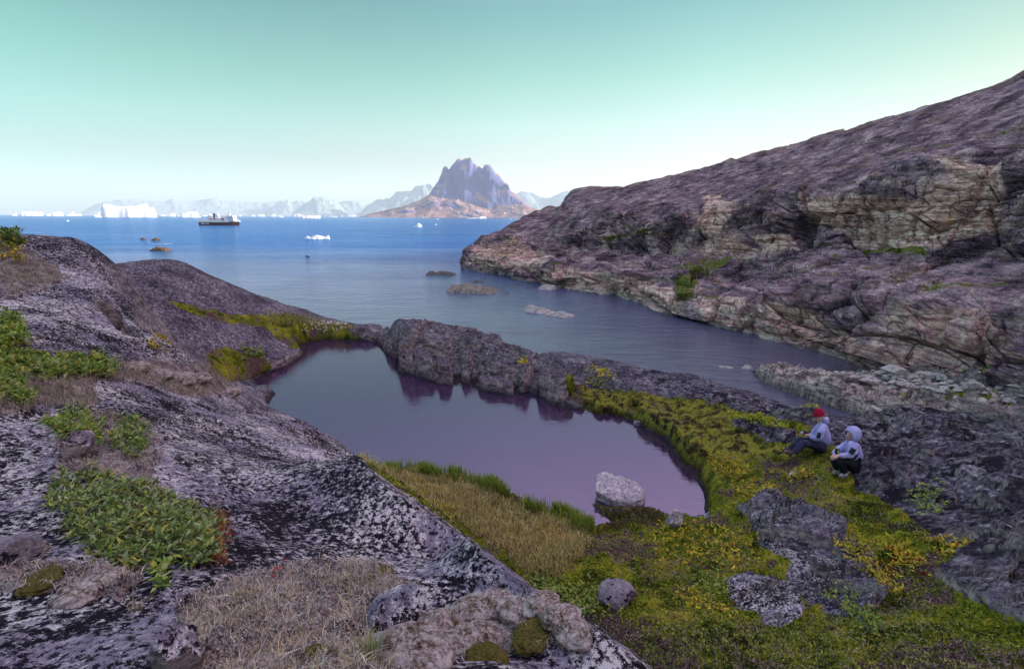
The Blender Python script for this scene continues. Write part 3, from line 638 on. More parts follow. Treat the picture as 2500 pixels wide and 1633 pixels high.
# strata gently dipping to the right, gently folded
st = z + .10*x - .02*y + 1.6*fbm(x*.03, y*.03, z*.03, 3, 211)
along = x*.55+y*-.83
cliff = np.clip(sstep(.9, 1.1, TV)*(1-sstep(1.75, 2.1, TV)) + sstep(2.85, 3.1, TV)*(1-sstep(3.8, 4.3, TV)), 0, 1)
dome = sstep(4, 4.6, TV)
d = 1.6*fbm(x*.06, y*.06, z*.06, 3, 221)
bA, eA = blocks(x*.085+3, y*.085, st*.16, 222); bB, eB = blocks(x*.22, y*.22, st*.42, 223); bC, eC = blocks(x*.6, y*.6, st*1.3, 224)
amp = .45+.75*cliff
d += amp*(3.4*bA - 1.3*(1-sstep(0, .04, eA)) + 1.2*bB - .45*(1-sstep(0, .06, eB)) + .22*bC)*(1-.55*dome)
lay = st*.75+1.2*fbm(x*.05, y*.05, z*.02, 2, 230); lf = lay-np.floor(lay); led = sstep(0, .75, lf)-sstep(.85, 1, lf)
lay2 = st*2.4+1.3*fbm(x*.09, y*.09, z*.05, 2, 233); lf2 = lay2-np.floor(lay2); led2 = sstep(0, .7, lf2)-sstep(.8, 1, lf2)
lay3 = st*.19+1.5*fbm(x*.022, y*.022, z*.02, 2, 242); lf3 = lay3-np.floor(lay3); led3 = sstep(0, .55, lf3)-sstep(.90, 1, lf3); d += 1.5*(led3-.5)*(.55+.45*dome)*(.35+.65*sstep(-.25, .2, fbm(x*.03, y*.03, z*.03, 2, 244)))
d += .30*(led-.5)*(.35+.65*cliff) + .22*(led2-.5)*(.6+.4*cliff)*(.4+.6*sstep(-.2, .3, fbm(x*.07, y*.07, z*.07, 2, 238)))
d += .5*fbm(x*.28, y*.28, z*.28, 3, 236)*(.35+.65*(1-dome))
# deep vertical clefts in the upper and lower cliffs
cl = np.abs(fbm(along*.075, 0*x, z*.012, 2, 241)); d -= cliff*1.7*(1-sstep(0, .05, cl))
edgef = sstep(0, 1.0, TV)*(1-sstep(6.3, 7.5, TV)*.5)*np.clip(sstep(0, 2, np.broadcast_to(tu[:, None], x.shape))+.2, 0, 1)
Hs = Bs + N0*(d*edgef*np.where(dome > .5, .62, 1))[..., None]
# dome: long low whaleback ribs
Hs[..., 2] += (dome*(.55*ridged(along*.05, (x*.83+y*.55)*.12, 0*x, 3, 245)*.6)).astype(float)*(1-sstep(5.8, 6.2, TV)*.5)
hp = Hs.reshape(-1, 3); hx, hy = project(hp); hx = hx.reshape(x.shape); hy = hy.reshape(x.shape)
Nf = normals(Hs)
if Nf[400, 200, 2] < 0: Nf = -Nf
wx = 26*fbm(x*.09, y*.09, z*.09, 4, 251, .6); wy = 16*fbm(x*.09, y*.09, z*.09, 4, 255, .6)
def hm(poly, soft=8):
    return sstep(-soft, soft, poly_sd(hx+wx, hy+wy, poly))
bare = np.max([
 hm([(1720,480),(1760,470),(1790,520),(1740,590),(1700,560)]), hm([(1950,500),(2100,480),(2250,490),(2320,440),(2300,400),(2270,380),(2440,400),(2450,470),(2440,560),(2330,580),(2260,608),(2090,600),(2050,560),(1980,540)]),
 hm([(1840,580),(1930,570),(1950,610),(1880,620)]), hm([(1150,610),(1260,590),(1340,620),(1320,660),(1180,655),(1145,640)])*.8,
 hm([(1330,665),(1420,655),(1520,672),(1640,705),(1650,775),(1500,740),(1330,705)])*1.15,
 hm([(1690,715),(1850,735),(1950,760),(2050,800),(2120,860),(2060,890),(1900,830),(1720,790)])*.75,
 hm([(2200,740),(2400,760),(2480,850),(2400,920),(2200,910),(2100,860)])*.55, hm([(1730,590),(1800,580),(1850,610),(1800,640),(1700,625)])*.6], 0)
grn = np.max([hm([(1650,730),(1640,690),(1680,650),(1720,625),(1800,625),(1760,650),(1700,680),(1700,720),(1670,740)], 5), hm([(2100,605),(2250,600),(2260,620),(2110,622)], 4),
 hm([(1640,640),(1700,640),(1700,660),(1650,665)], 4)*.7, hm([(2250,690),(2500,690),(2500,700),(2260,702)], 4)*.9, hm([(2360,900),(2420,895),(2420,920),(2370,920)], 4), hm([(1470,575),(1600,560),(1600,572),(1480,585)], 4)*.8,
 hm([(1350,640),(1400,635),(1410,655),(1350,655)], 4)*.6, hm([(2180,360),(2350,345),(2400,350),(2250,372),(2200,370)], 4)*.45, hm([(2420,330),(2500,310),(2500,325),(2420,345)], 4)*.5], 0)
flat = sstep(.55, .8, Nf[..., 2]); gn = fbm(x*.25, y*.25, z*.25, 3, 259)
grn = np.clip(grn*(.5+gn)*1.5 + (1-sstep(3.1, 3.6, TV))*flat*sstep(.18, .5, gn)*.8*sstep(1.6, 2, TV) + dome*.22*sstep(.2, .5, gn), 0, 1)
ora = sstep(.25, .5, fbm(x*.2, y*.2, z*.07, 3, 263))*bare
crestdry = sstep(5.75, 5.95, TV)
g = np.stack([bare, grn, ora], -1).reshape(-1, 3); gg2 = np.stack([crestdry, cliff, 1-sstep(.2, 1.0, z)], -1).reshape(-1, 3)
t = NT('headland_rock'); o = t.obj()
_, ba, gr_, og, _ = t.attr('Guide'); _, cd, cf, wl, _ = t.attr('Guide2')
geo = t.n('ShaderNodeNewGeometry'); nsp = t.n('ShaderNodeSeparateXYZ'); t.l(geo.outputs['Normal'], nsp.inputs[0])
steep = t.n('ShaderNodeMapRange'); steep.inputs['From Min'].default_value = .72; steep.inputs['From Max'].default_value = .25; t.l(nsp.outputs['Z'], steep.inputs[0])
nA = t.noise(.16, 6, .65); nB = t.noise(.9, 7, .72); nC = t.noise(4, 4, .7)
strata = t.noise(1.0, 5, .7, vec=t.obj((.10, .10, 1.5), (0, .10, 0))); streak = t.noise(1.0, 5, .7, vec=t.obj((.9, .9, .10)))
lich = t.ramp(t.math('ADD', t.math('MULTIPLY', t.noise(1.0, 7, .8, vec=t.obj((.30, .30, 1.6), (0, .06, 0))), .45), t.math('ADD', t.math('MULTIPLY', nA, .36), t.math('MULTIPLY', nC, .21))), [(.42, (.022, .014, .024)), (.48, (.120, .078, .105)), (.535, (.27, .185, .215)), (.59, (.50, .375, .39)), (.67, (.84, .68, .66))])
bar = t.ramp(t.math('ADD', t.math('MULTIPLY', strata, .6), t.math('MULTIPLY', nB, .4)), [(.38, (.15, .085, .085)), (.46, (.50, .31, .26)), (.53, (.80, .56, .47)), (.64, (.96, .76, .67))])
bar = t.mix(t.math('MULTIPLY', t.ramp(streak, [(.50, 0), (.62, 1)]), .55), bar, (.17, .12, .14))
bar = t.mix(t.math('MULTIPLY', og, .55), bar, (.50, .28, .12))
f = t.math('ADD', t.math('MULTIPLY', steep.outputs[0], .36), t.math('MULTIPLY', ba, .70)); f = t.math('ADD', f, t.math('MULTIPLY', t.math('SUBTRACT', nA, .5), 1.3)); f = t.math('ADD', f, t.math('MULTIPLY', t.math('SUBTRACT', nB, .5), .6))
ck = t.voro(.22, vec=t.obj((1, 1, 1.9), (0, .1, .5)), feat='DISTANCE_TO_EDGE'); ck2 = t.voro(.75, vec=t.obj((1, 1, 1.6), (0, .1, .5)), feat='DISTANCE_TO_EDGE')
bar = t.mix(t.math('MULTIPLY', t.ramp(ck, [(0, 1), (.035, 0)]), .8), bar, (.05, .035, .045)); bar = t.mix(t.math('MULTIPLY', t.ramp(ck2, [(0, 1), (.05, 0)]), .55), bar, (.07, .05, .06))
lich = t.mix(t.math('MULTIPLY', t.ramp(ck, [(0, 1), (.03, 0)]), .6), lich, (.02, .012, .02))
lich = t.mix(t.math('MULTIPLY', t.ramp(t.noise(.22, 6, .7, vec=t.obj((1, 1, 2.5))), [(.54, 0), (.62, 1)]), .5), lich, (.16, .105, .05))
c = t.mix(t.ramp(f, [(.34, 0), (.60, 1)]), lich, bar)
c = t.mix(t.ramp(t.math('ADD', gr_, t.math('MULTIPLY', t.math('SUBTRACT', t.noise(.8, 7, .8), .5), 3.0)), [(.42, 0), (.62, 1)]), c, t.ramp(nC, [(.40, (.025, .035, .012)), (.5, (.10, .125, .025)), (.6, (.24, .22, .06))]))
c = t.mix(t.math('MULTIPLY', cd, t.ramp(nB, [(.45, 0), (.6, .8)])), c, (.24, .17, .09))
c = t.mix(t.math('MULTIPLY', wl, .35), c, (.45, .40, .38))
h = t.math('ADD', t.math('MULTIPLY', nB, .28), t.math('MULTIPLY', nC, .10)); h = t.math('ADD', h, t.math('MULTIPLY', strata, .9))
M_head = t.fin(c, .9, t.bump(h, .8, .5), .06)
headland = mesh_np('headland', Hs.reshape(-1, 3), grid_faces(len(tu), len(tv)), M_head, smooth=False, colors={'Guide': g, 'Guide2': gg2})
tag(headland, kind='structure')
# ------------------------------------------------------------------ far mountains
def profile_fn(pts, R0):
    """silhouette points (pixels) -> world x and height on a plane at range R0"""
    pts = np.array(pts, float); w = at_r(pts[:, 0], pts[:, 1], R0); 
    return np.degrees(np.arctan2(w[:, 0], w[:, 1])), w[:, 2]
def mountain(name, pts, R0, depth, mat, nu=260, nv=90, seed=0, rough=.10, front=None, wall=.35, base=-20, skirt=None):
    a, h = profile_fn(pts, R0)
    aa = np.linspace(a[0], a[-1], nu); hh = np.interp(aa, a, h)
    t = np.linspace(-1, 1, nv)                    # -1 near foot, 0 crest, 1 far foot
    A_, T_ = np.meshgrid(np.radians(aa), t, indexing='ij'); H_ = np.broadcast_to(hh[:, None], A_.shape)
    r_ = R0 + T_*depth*np.where(T_ < 0, 1, 1.0)
    x = r_*np.sin(A_); y = r_*np.cos(A_)
    s = 1000.0
    n1 = ridged(x/s*1.1, y/s*1.1, 0*x+seed, 4, 300+seed); n2 = fbm(x/s*3, y/s*3, 0*x+seed, 4, 310+seed)
    up = 1+T_
    shape = np.where(T_ < 0, sstep(0, 1, np.clip(up/wall if False else up, 0, 1)), 1-sstep(0, 1, T_))
    if front is not None:                          # steep front wall standing on a low skirt
        wl = sstep(-front[1], -front[0], T_); shape = wl
        shape = np.where(T_ > 0, 1-sstep(.1, 1, T_), shape)
    z = H_*shape
    crest = np.exp(-(T_/.10)**2)
    z = z*(1 + rough*n1*(1-crest)*.9) + z*rough*.5*n2*(1-.7*crest)
    if skirt is not None:
        sa, sh = profile_fn(skirt[0], R0-depth*.55); sk = np.interp(aa, sa, sh, left=0, right=0)[:, None]*np.where(T_ < -.5, sstep(-1, -.55, T_), 1-sstep(.3, 1, T_))
        nn_ = .9+.30*fbm(x/s*2.2, y/s*2.2, 0*x, 4, 320+seed)+.16*ridged(x/s*3.6, y/s*3.6, 0*x, 3, 325+seed)
        z = np.maximum(z*sstep(0, 60, z), sk*nn_)
    jx = fbm(x/s*2.4, z/s*2.4, y/s*2.4+seed, 5, 330+seed); y = y + jx*s*.22*(1-crest*.6); x = x + s*.03*fbm(z/s*5, y/s*5, x/s*5, 3, 335+seed)*(1-crest*.3)
    z = np.where(z < 6, base, z)
    return mesh_np(name, np.stack([x, y, z], -1).reshape(-1, 3), grid_faces(nu, nv), mat), (aa, t, x, y, z)
def mount_mat(name, c1, c2, snow=None, wall=None):
    t = NT(name); n = t.noise(.004, 7, .7); st_ = t.noise(.004, 5, .65, vec=t.obj((1, 1, 4)))
    c = t.ramp(t.math('ADD', t.math('MULTIPLY', n, .6), t.math('MULTIPLY', st_, .4)), [(.38, c1), (.6, c2)])
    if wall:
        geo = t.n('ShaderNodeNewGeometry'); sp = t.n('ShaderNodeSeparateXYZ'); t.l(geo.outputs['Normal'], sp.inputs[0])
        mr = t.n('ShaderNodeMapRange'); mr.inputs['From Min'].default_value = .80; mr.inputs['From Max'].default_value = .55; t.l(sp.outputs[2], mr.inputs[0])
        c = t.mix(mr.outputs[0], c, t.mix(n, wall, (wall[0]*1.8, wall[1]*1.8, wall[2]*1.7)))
    if snow:
        geo = t.n('ShaderNodeNewGeometry'); sp = t.n('ShaderNodeSeparateXYZ'); t.l(geo.outputs['Position'], sp.inputs[0])
        m = t.math('MULTIPLY', t.ramp(t.noise(.002, 6, .7), [(.52, 0), (.57, 1)]), t.math('GREATER_THAN', sp.outputs[2], snow)); c = t.mix(m, c, (.7, .7, .72))
    return t.fin(c, .95, t.bump(n, .6, 60), .1)
M_m1 = mount_mat('reddish_gneiss_haze_walls', (.22, .14, .15), (.44, .30, .29), None, (.085, .10, .25))  # gneiss red on slopes; steep walls have blue hazy shade painted in
M_m2 = mount_mat('far_rock_haze_tint', (.22, .36, .38), (.42, .50, .48))  # teal of the distance haze is put into the rock colour
umm = [(880,530),(892,525),(926,518),(965,509),(998,504),(1019,495),(1042,482),(1058,462),(1072,446),(1079,423),(1083,415),(1087,412),(1093,416),(1098,423),(1102,417),(1107,410),(1116,398),(1121,395),(1124,395),(1127,398),(1133,395),(1140,393),(1149,391),(1153,400),(1157,407),(1160,406),(1164,411),(1170,412),(1176,420),(1183,411),(1190,408),(1196,409),(1204,420),(1208,428),(1215,431),(1222,441),(1229,448),(1234,451),(1240,453),(1243,460),(1245,469),(1264,482),(1284,499),(1303,511),(1331,523),(1345,530)]
sk = [(880,529),(926,520),(965,511),(1000,504),(1045,489),(1090,491),(1130,497),(1165,506),(1190,515),(1205,514),(1240,505),(1275,502),(1300,511),(1331,524),(1345,531)]
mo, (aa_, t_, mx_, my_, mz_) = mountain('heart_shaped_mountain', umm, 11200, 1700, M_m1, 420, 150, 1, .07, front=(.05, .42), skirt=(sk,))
tag(mo, kind='structure')
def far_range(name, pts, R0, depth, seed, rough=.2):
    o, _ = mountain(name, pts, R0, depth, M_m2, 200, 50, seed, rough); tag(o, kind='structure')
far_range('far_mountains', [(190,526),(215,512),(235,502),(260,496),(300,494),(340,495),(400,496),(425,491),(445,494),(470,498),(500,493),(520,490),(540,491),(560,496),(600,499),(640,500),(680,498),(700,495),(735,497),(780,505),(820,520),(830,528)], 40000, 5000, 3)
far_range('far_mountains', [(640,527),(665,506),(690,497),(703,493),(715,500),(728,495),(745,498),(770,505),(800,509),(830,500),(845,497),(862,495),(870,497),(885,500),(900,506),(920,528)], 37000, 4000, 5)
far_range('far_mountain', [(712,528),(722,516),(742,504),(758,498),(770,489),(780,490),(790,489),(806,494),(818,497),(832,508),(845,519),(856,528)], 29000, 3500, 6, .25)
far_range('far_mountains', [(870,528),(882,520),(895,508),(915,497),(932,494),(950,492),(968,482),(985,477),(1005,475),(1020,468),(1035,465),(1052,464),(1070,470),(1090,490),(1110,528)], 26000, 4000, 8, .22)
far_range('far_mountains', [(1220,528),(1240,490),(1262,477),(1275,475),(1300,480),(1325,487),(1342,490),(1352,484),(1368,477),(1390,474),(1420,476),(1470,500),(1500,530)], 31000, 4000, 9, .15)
# ------------------------------------------------------------------ air
t = NT('haze_air'); t.t.nodes.remove(t.b)
pv_ = t.n('ShaderNodeVolumePrincipled'); pv_.inputs['Color'].default_value = (.80, .92, .97, 1); pv_.inputs['Density'].default_value = 2.7e-5
pv_.inputs['Anisotropy'].default_value = 0.0
t.l(pv_.outputs[0], t.out.inputs['Volume'])
bx = np.array([(x, y, z) for x in (-46000, 46000) for y in (-3000, 46000) for z in (-45, 2300)], float)
haze = mesh_np('haze', bx, np.array([[0,1,3,2],[4,6,7,5],[0,4,5,1],[2,3,7,6],[0,2,6,4],[1,5,7,3]]), t.m, smooth=False)
tag(haze, kind='stuff')
# ------------------------------------------------------------------ icebergs
t = NT('ice'); n = t.noise(.05, 5, .6)
M_ice = t.fin(t.ramp(n, [(.3, (.66, .78, .84)), (.55, (.88, .90, .90))]), .5, t.bump(n, .4, 6), .3)
def horizon_y(px): return CY - F*math.tan(PITCH) + (px-CX)*math.tan(ROLL)
def range_of(px, pyb):
    p = at_z(px, max(pyb, horizon_y(px)+1.5), 0); return math.hypot(p[0], p[1])
def berg(x0, x1, top, base, prof, label, seed, cat='iceberg', grp='icebergs drifting in the fjord'):
    """prof: list of (0..1 along, 0..1 height)"""
    xm = (x0+x1)/2; r = min(range_of(xm, base), 10400); k = 1/F*r*math.hypot(1, 0)
    a0 = at_r(x0, 530, r); a1 = at_r(x1, 530, r); W = np.linalg.norm((a1-a0)[:2]); ux_ = (a1-a0)[:2]/W; uy_ = np.array([-ux_[1], ux_[0]])
    if uy_[1] < 0: uy_ = -uy_
    H = (base-top)/F*r*.99; nu, nv = (40, 16) if x1-x0 > 25 else (16, 9); s = np.linspace(0, 1, nu); q = np.linspace(-1, 1, nv)
    S_, Q_ = np.meshgrid(s, q, indexing='ij'); pr = np.array(prof, float); hp_ = np.interp(S_, pr[:, 0], pr[:, 1])
    D = W*.45; rim = np.sqrt(np.clip(1-(2*S_-1)**2, 0, 1))**.5
    zz = H*hp_*np.clip(1.02-np.abs(Q_)**3.5, 0, 1)*(1+.10*fbm(S_*6+seed, Q_*3, 0*S_, 3, 400+seed)*(1-(np.abs(Q_) < .15)))
    zz[0] = -H*.3; zz[-1] = -H*.3; zz[:, 0] = -H*.3; zz[:, -1] = -H*.3
    c = at_r(xm, 530, r); c[2] = 0
    jit = fbm(S_*5, Q_*2+seed, 0*S_, 2, 420+seed)*D*.16
    P = np.zeros(S_.shape+(3,)); P[..., :2] = c[:2] + (S_-.5)[..., None]*W*ux_ + (Q_*D*rim*.5+jit)[..., None]*uy_ + uy_*D*.5; P[..., 2] = zz
    org = np.array([c[0], c[1], 0.0])
    o = mesh_np('iceberg' if cat == 'iceberg' else 'ice_floe', (P-org).reshape(-1, 3), grid_faces(nu, nv), M_ice, smooth=(W < 0))
    o.location = org; tag(o, label, cat, grp)
    return o
flat_ = [(0, .2), (.06, .8), (.5, 1), (.94, .85), (1, .2)]; dome_ = [(0, .1), (.25, .7), (.5, 1), (.8, .7), (1, .1)]; wedge = [(0, .1), (.4, .35), (.8, .9), (.95, 1), (1, .3)]; humps = [(0, .2), (.12, .8), (.22, .35), (.45, .9), (.6, .75), (.8, .45), (.93, .8), (1, .3)]
low = [(0, .3), (.3, .8), (.6, .6), (.85, 1), (1, .3)]
B_ = [
 (246,388,504,530.4,[(0,.1),(.02,.6),(.08,.92),(.2,.9),(.3,.72),(.6,.80),(.75,.95),(.8,1),(.85,.85),(.88,.62),(.93,.75),(.97,.5),(1,.2)],'huge tabular white iceberg with two humps, largest of all on the horizon'),
 (228,256,512,525.5,wedge,'pale sloping iceberg tucked behind the left end of the huge tabular one'),
 (230,249,526,531,dome_,'small low white ice piece below the left end of the huge tabular iceberg'),
 (432,486,519.5,531,[(0,.2),(.1,.5),(.4,.85),(.8,1),(.95,.95),(1,.6)],'flat topped white iceberg just left of the cruise ship'),
 (408,430,521,529,low,'small ragged iceberg between the huge tabular one and the flat topped one'),
 (482,491,528.5,531,flat_,'tiny flat ice piece at the right foot of the flat topped iceberg near the ship'),
 (50,109,519,526.5,flat_,'long low white iceberg near the left edge of the horizon'),
 (28,43,520,525,wedge,'small wedge of ice left of the long low iceberg at the left edge'),
 (112,127,521,524,flat_,'thin line of ice between the two long icebergs at far left'),
 (125,157,520,528,[(0,.2),(.1,.7),(.5,1),(.9,.9),(1,.3)],'white iceberg with ragged ends, third from the left edge'),
 (160,184,517,526,wedge[::1],'sloping iceberg right of the ragged ended one at far left'),
 (181,189,523,527.5,dome_,'small round ice lump touching the sloping iceberg at far left'),
 (189,200,520,524,flat_,'small flat ice block between the sloping iceberg and the huge tabular one'),
 (161,167,538,541,dome_,'lone speck of ice on open water below the far left icebergs'),
 (391,405,524,527,flat_,'thin ice strip right at the right foot of the huge tabular iceberg'),
 (492,508,523,526,low,'thin pale ice behind the stern of the cruise ship'),
 (505,523,522,527,flat_,'low iceberg visible behind the aft deck of the cruise ship'),
 (583,590,523,526.5,flat_,'tiny ice block right of the mast of the cruise ship'),
 (612,624,522.5,526.5,flat_,'small flat iceberg first to the right of the cruise ship bow'),
 (628,647,522,527,flat_,'white iceberg second to the right of the cruise ship bow'),
 (661,674,521.5,526.5,flat_,'square white iceberg midway between ship and pointed far mountain'),
 (676,688,524,526.5,low,'thin ice strip right of the square white iceberg'),
 (681,692,527,531.5,wedge,'small white ice cake in front of the thin strips, nearer than its neighbours'),
 (717,738,522,528,flat_,'white rectangular iceberg under the left foot of the pointed far mountain'),
 (740,752,525,528,flat_,'low ice strip right of the rectangular iceberg under the pointed far mountain'),
 (734,783,526.5,533.5,[(0,.6),(.05,.95),(.3,.9),(.7,.85),(.85,1),(.97,.8),(1,.4)],'long bright low iceberg with rounded ends below the pointed far mountain'),
 (762,768,523,526,dome_,'tiny ice bump left of centre under the pointed far mountain'),
 (772,783,523,527,low,'small ice ridge just above the long bright low iceberg'),
 (803,813,524.5,527,flat_,'thin ice sliver under the right flank of the pointed far mountain'),
 (812,825,528.3,531,low,'small drifting ice strip below the right flank of the pointed far mountain'),
 (832,837,523,527.5,flat_,'tiny square ice tower left of the heart shaped mountain'),
 (846,874,524.5,530,[(0,.4),(.2,.9),(.6,.8),(1,.4)],'low white iceberg left of the heart shaped mountain, longer of two touching'),
 (871,884,524,528.5,low,'short white iceberg touching the right end of the longer low one'),
 (887,891,526.5,528.5,dome_,'ice speck just before the left tip of the heart shaped mountain'),
 (926,962,523.5,530,[(0,.3),(.25,.5),(.45,1),(.6,.5),(.8,.7),(1,.5)],'ragged white iceberg in front of the left foot of the heart shaped mountain'),
 (993,1001,527,530,flat_,'small flat ice block in front of the left slope of the heart shaped mountain'),
 (1030,1033,530.5,533,dome_,'tiny ice dot right of the small flat block before the mountain'),
 (1040,1043,530.5,532.5,dome_,'tiny ice dot, second of two before the mountain foot'),
 (1063,1071,533.3,536.3,wedge,'small bright ice wedge on open water below the heart shaped mountain'),
 (1009,1031,545,555,[(0,.15),(.3,.35),(.42,.9),(.6,1),(.8,.65),(1,.35)],'white wedge shaped iceberg with a scooped left side, nearest below the mountain'),
 (1060,1067,546.5,549.5,dome_,'small white ice lump right of the scooped wedge iceberg'),
 (1139,1188,528.5,534,[(0,.15),(.35,.45),(.6,.5),(.7,.9),(.95,1),(1,.5)],'long thin white iceberg thick at its right end before the mountain foot'),
 (1196,1200,530,532,dome_,'tiny ice dot right of the long thin iceberg'),
 (1245,1249,534,536,dome_,'tiny ice dot left of the headland crest on open water'),
 (1285,1306,528,534,[(0,.7),(.4,1),(.7,.7),(1,.2)],'white iceberg half hidden by the crest of the headland'),
 (739,803,574,584,humps,'bright white low iceberg with a round knob at its left end, alone on the bay'),
 (124,137,582,584.6,flat_,'small flat ice floe on the open bay near the left edge'),
]
for i, b in enumerate(B_):
    berg(*b[:5], b[5], i, 'iceberg')
# ------------------------------------------------------------------ loose rocks
def ico(sub):
    bm = bmesh.new(); bmesh.ops.create_icosphere(bm, subdivisions=sub, radius=1)
    v = np.array([q.co[:] for q in bm.verts]); f = np.array([[w.index for w in q.verts] for q in bm.faces]); bm.free(); return v, f
ICO = {k: ico(k) for k in (2, 3, 4, 5)}
def boulder_shape(size, seed, sub=4, planes=14, cut=(.55, .85), rough=.05, flat=None):
    v, f = ICO[sub]; v = v.copy(); r = np.random.default_rng(seed)
    for _ in range(planes):
        n_ = r.normal(size=3); n_ /= np.linalg.norm(n_); dd = r.uniform(*cut); k = np.maximum(v@n_-dd, 0); v = v-k[:, None]*n_
    x, y, z = v.T
    v = v*(1+rough*fbm(x*2.2+seed, y*2.2, z*2.2, 4, 500+seed % 37)[:, None]*2)
    return v*np.array(size), f
def stone_mat(name, c0, c1, c2, black=.5, scale=1.0):
    t = NT(name); n1 = t.noise(2.2*scale, 6, .7); n2 = t.noise(9*scale, 6, .75, dist=.4); n3 = t.noise(30*scale, 4, .7)
    c = t.ramp(t.math('ADD', t.math('MULTIPLY', n2, .6), t.math('MULTIPLY', n3, .4)), [(.38, c0), (.5, c1), (.62, c2)])
    c = t.mix(t.ramp(t.math('ADD', t.math('MULTIPLY', n1, .6), t.math('MULTIPLY', n2, .4)), [(black, 0), (black+.04, 1)]), c, (.022, .018, .030))
    h = t.math('ADD', n2, t.math('MULTIPLY', n3, .4))
    return t.fin(c, .9, t.bump(h, .8, .05/scale**.5), .08)
M_pale = stone_mat('pale_gneiss_stone', (.16, .14, .19), (.42, .38, .43), (.85, .80, .78), .60)
M_dark = stone_mat('black_lichen_stone', (.03, .026, .038), (.07, .06, .085), (.30, .28, .33), .50, 2.2)
M_grey = stone_mat('grey_lichen_stone', (.10, .09, .12), (.26, .24, .28), (.50, .47, .48), .53, 2)
M_beach = stone_mat('washed_beach_slab', (.17, .15, .155), (.46, .41, .40), (.70, .65, .61), .66, .5)
M_skerry = stone_mat('skerry_rock', (.10, .085, .08), (.27, .24, .21), (.48, .44, .39), .56, .35)
M_brown = stone_mat('brown_stone', (.06, .04, .03), (.20, .14, .10), (.40, .33, .27), .58, 2)
def rock(name, px, py, size, mat, seed, label, group=None, cat='rock', rot=(0, 0, 0), sink=.25, at=None, **k):
    p = hit(px, py) if at is None else np.array(at); v, f = boulder_shape(size, seed, **k)
    o = mesh_np(name, v, f, mat, smooth=k.get('sub', 4) > 4); o.location = (p[0], p[1], p[2]+size[2]*(1-2*sink)); o.rotation_euler = rot
    tag(o, label, cat, group); return o
# boulder lying in the pool: a tilted slab wedge with a clear top face
def slab_stone(name, c, ax, ay, L, W, H, mat, seed, label, cat='rock'):
    v, f = ICO[5]; v = v.copy(); r = np.random.default_rng(seed)
    v = np.sign(v)*np.abs(v)**.45*1.0; v /= np.abs(v).max(0)
    x, y, z = v.T
    P = np.stack([x*L/2, y*W/2*(1-.35*x), z*H/2+.18*H*y-.18*H*x], 1)
    for _ in range(9):
        n_ = r.normal(size=3)*np.array([1, 1, .5]); n_ /= np.linalg.norm(n_); s_ = np.abs(P@n_).max()*r.uniform(.66, .9); k = np.maximum(P@n_-s_, 0); P = P-k[:, None]*n_
    q = P*np.array([2, 2, 9]); P = P + .03*np.stack([fbm(q[:, 0]*2, q[:, 1]*2, q[:, 2]*2, 4, 511+i) for i in range(3)], 1)
    o = mesh_np(name, P, f, mat, smooth=True); o.location = c; o.rotation_euler[2] = math.atan2(ay, ax); tag(o, label, cat); return o
p1 = at_z(1441, 1222, POOL_Z); p2 = at_z(1572, 1240, POOL_Z); e = (p2-p1)[:2]
c_ = (p1+p2)/2; n_ = np.array([-e[1], e[0]])/np.linalg.norm(e); n_ = n_ if n_[1] > 0 else -n_
slab_stone('boulder', (c_[0]+n_[0]*.38, c_[1]+n_[1]*.38, POOL_Z+.10), e[0], e[1], np.linalg.norm(e)*1.02, .95, .40, M_pale, 8, 'pale grey flat topped boulder standing in the shallow end of the pool')
rock('stone', 1643, 1288, (.20, .15, .24), M_pale, 21, 'small pointed white stone on the pool edge beside the moss', sub=5, planes=12, sink=.2, cut=(.5, .75))
rock('stone', 1556, 1038, (.16, .10, .14), M_grey, 24, 'small wedge of rock leaning on the far bank of the pool', sink=.3)
rock('stone', 1712, 1222, (.16, .05, .03), M_pale, 25, 'thin pale sliver of stone in the mud at the right pool end', sink=.1, rot=(0, 0, -.9))
rock('rock', 440, 1640, (.12, .10, .15), M_ground, 31, 'black pointed rock at the bottom left with pale lichen specks', sub=5, planes=14, sink=.20, cut=(.45, .75))
rock('rock', 960, 1528, (.24, .15, .09), M_ground, 33, 'dark lichen crusted rock lying on the slab behind the tall grass tuft', sub=5, planes=10, cut=(.45, .8), rot=(.1, -.25, .3))
rock('rock', 192, 1110, (.10, .16, .18), M_ground, 35, 'dark upright stone between two green willow patches on the left', sub=5, planes=12, cut=(.45, .8))
rock('rock', 20, 1380, (.16, .14, .12), M_grey, 37, 'rounded grey rock cut by the left edge of the view', sub=5, cut=(.6, .9))
rock('stone', 812, 1610, (.030, .026, .045), M_brown, 39, 'tiny reddish stone among the cushions left of the tall grass tuft', sub=3)
rock('stone', 1505, 1462, (.30, .28, .20), M_grey, 41, rough=.05, label='round grey lichen covered boulder half sunk in the moss hollow', sub=5, planes=7, cut=(.72, .92), sink=.35)
rock('stone', 1940, 1160, (.16, .10, .07), M_pale, 45, 'small pale stone in the turf below the boots of the person in the red hat', sub=3, sink=.4)
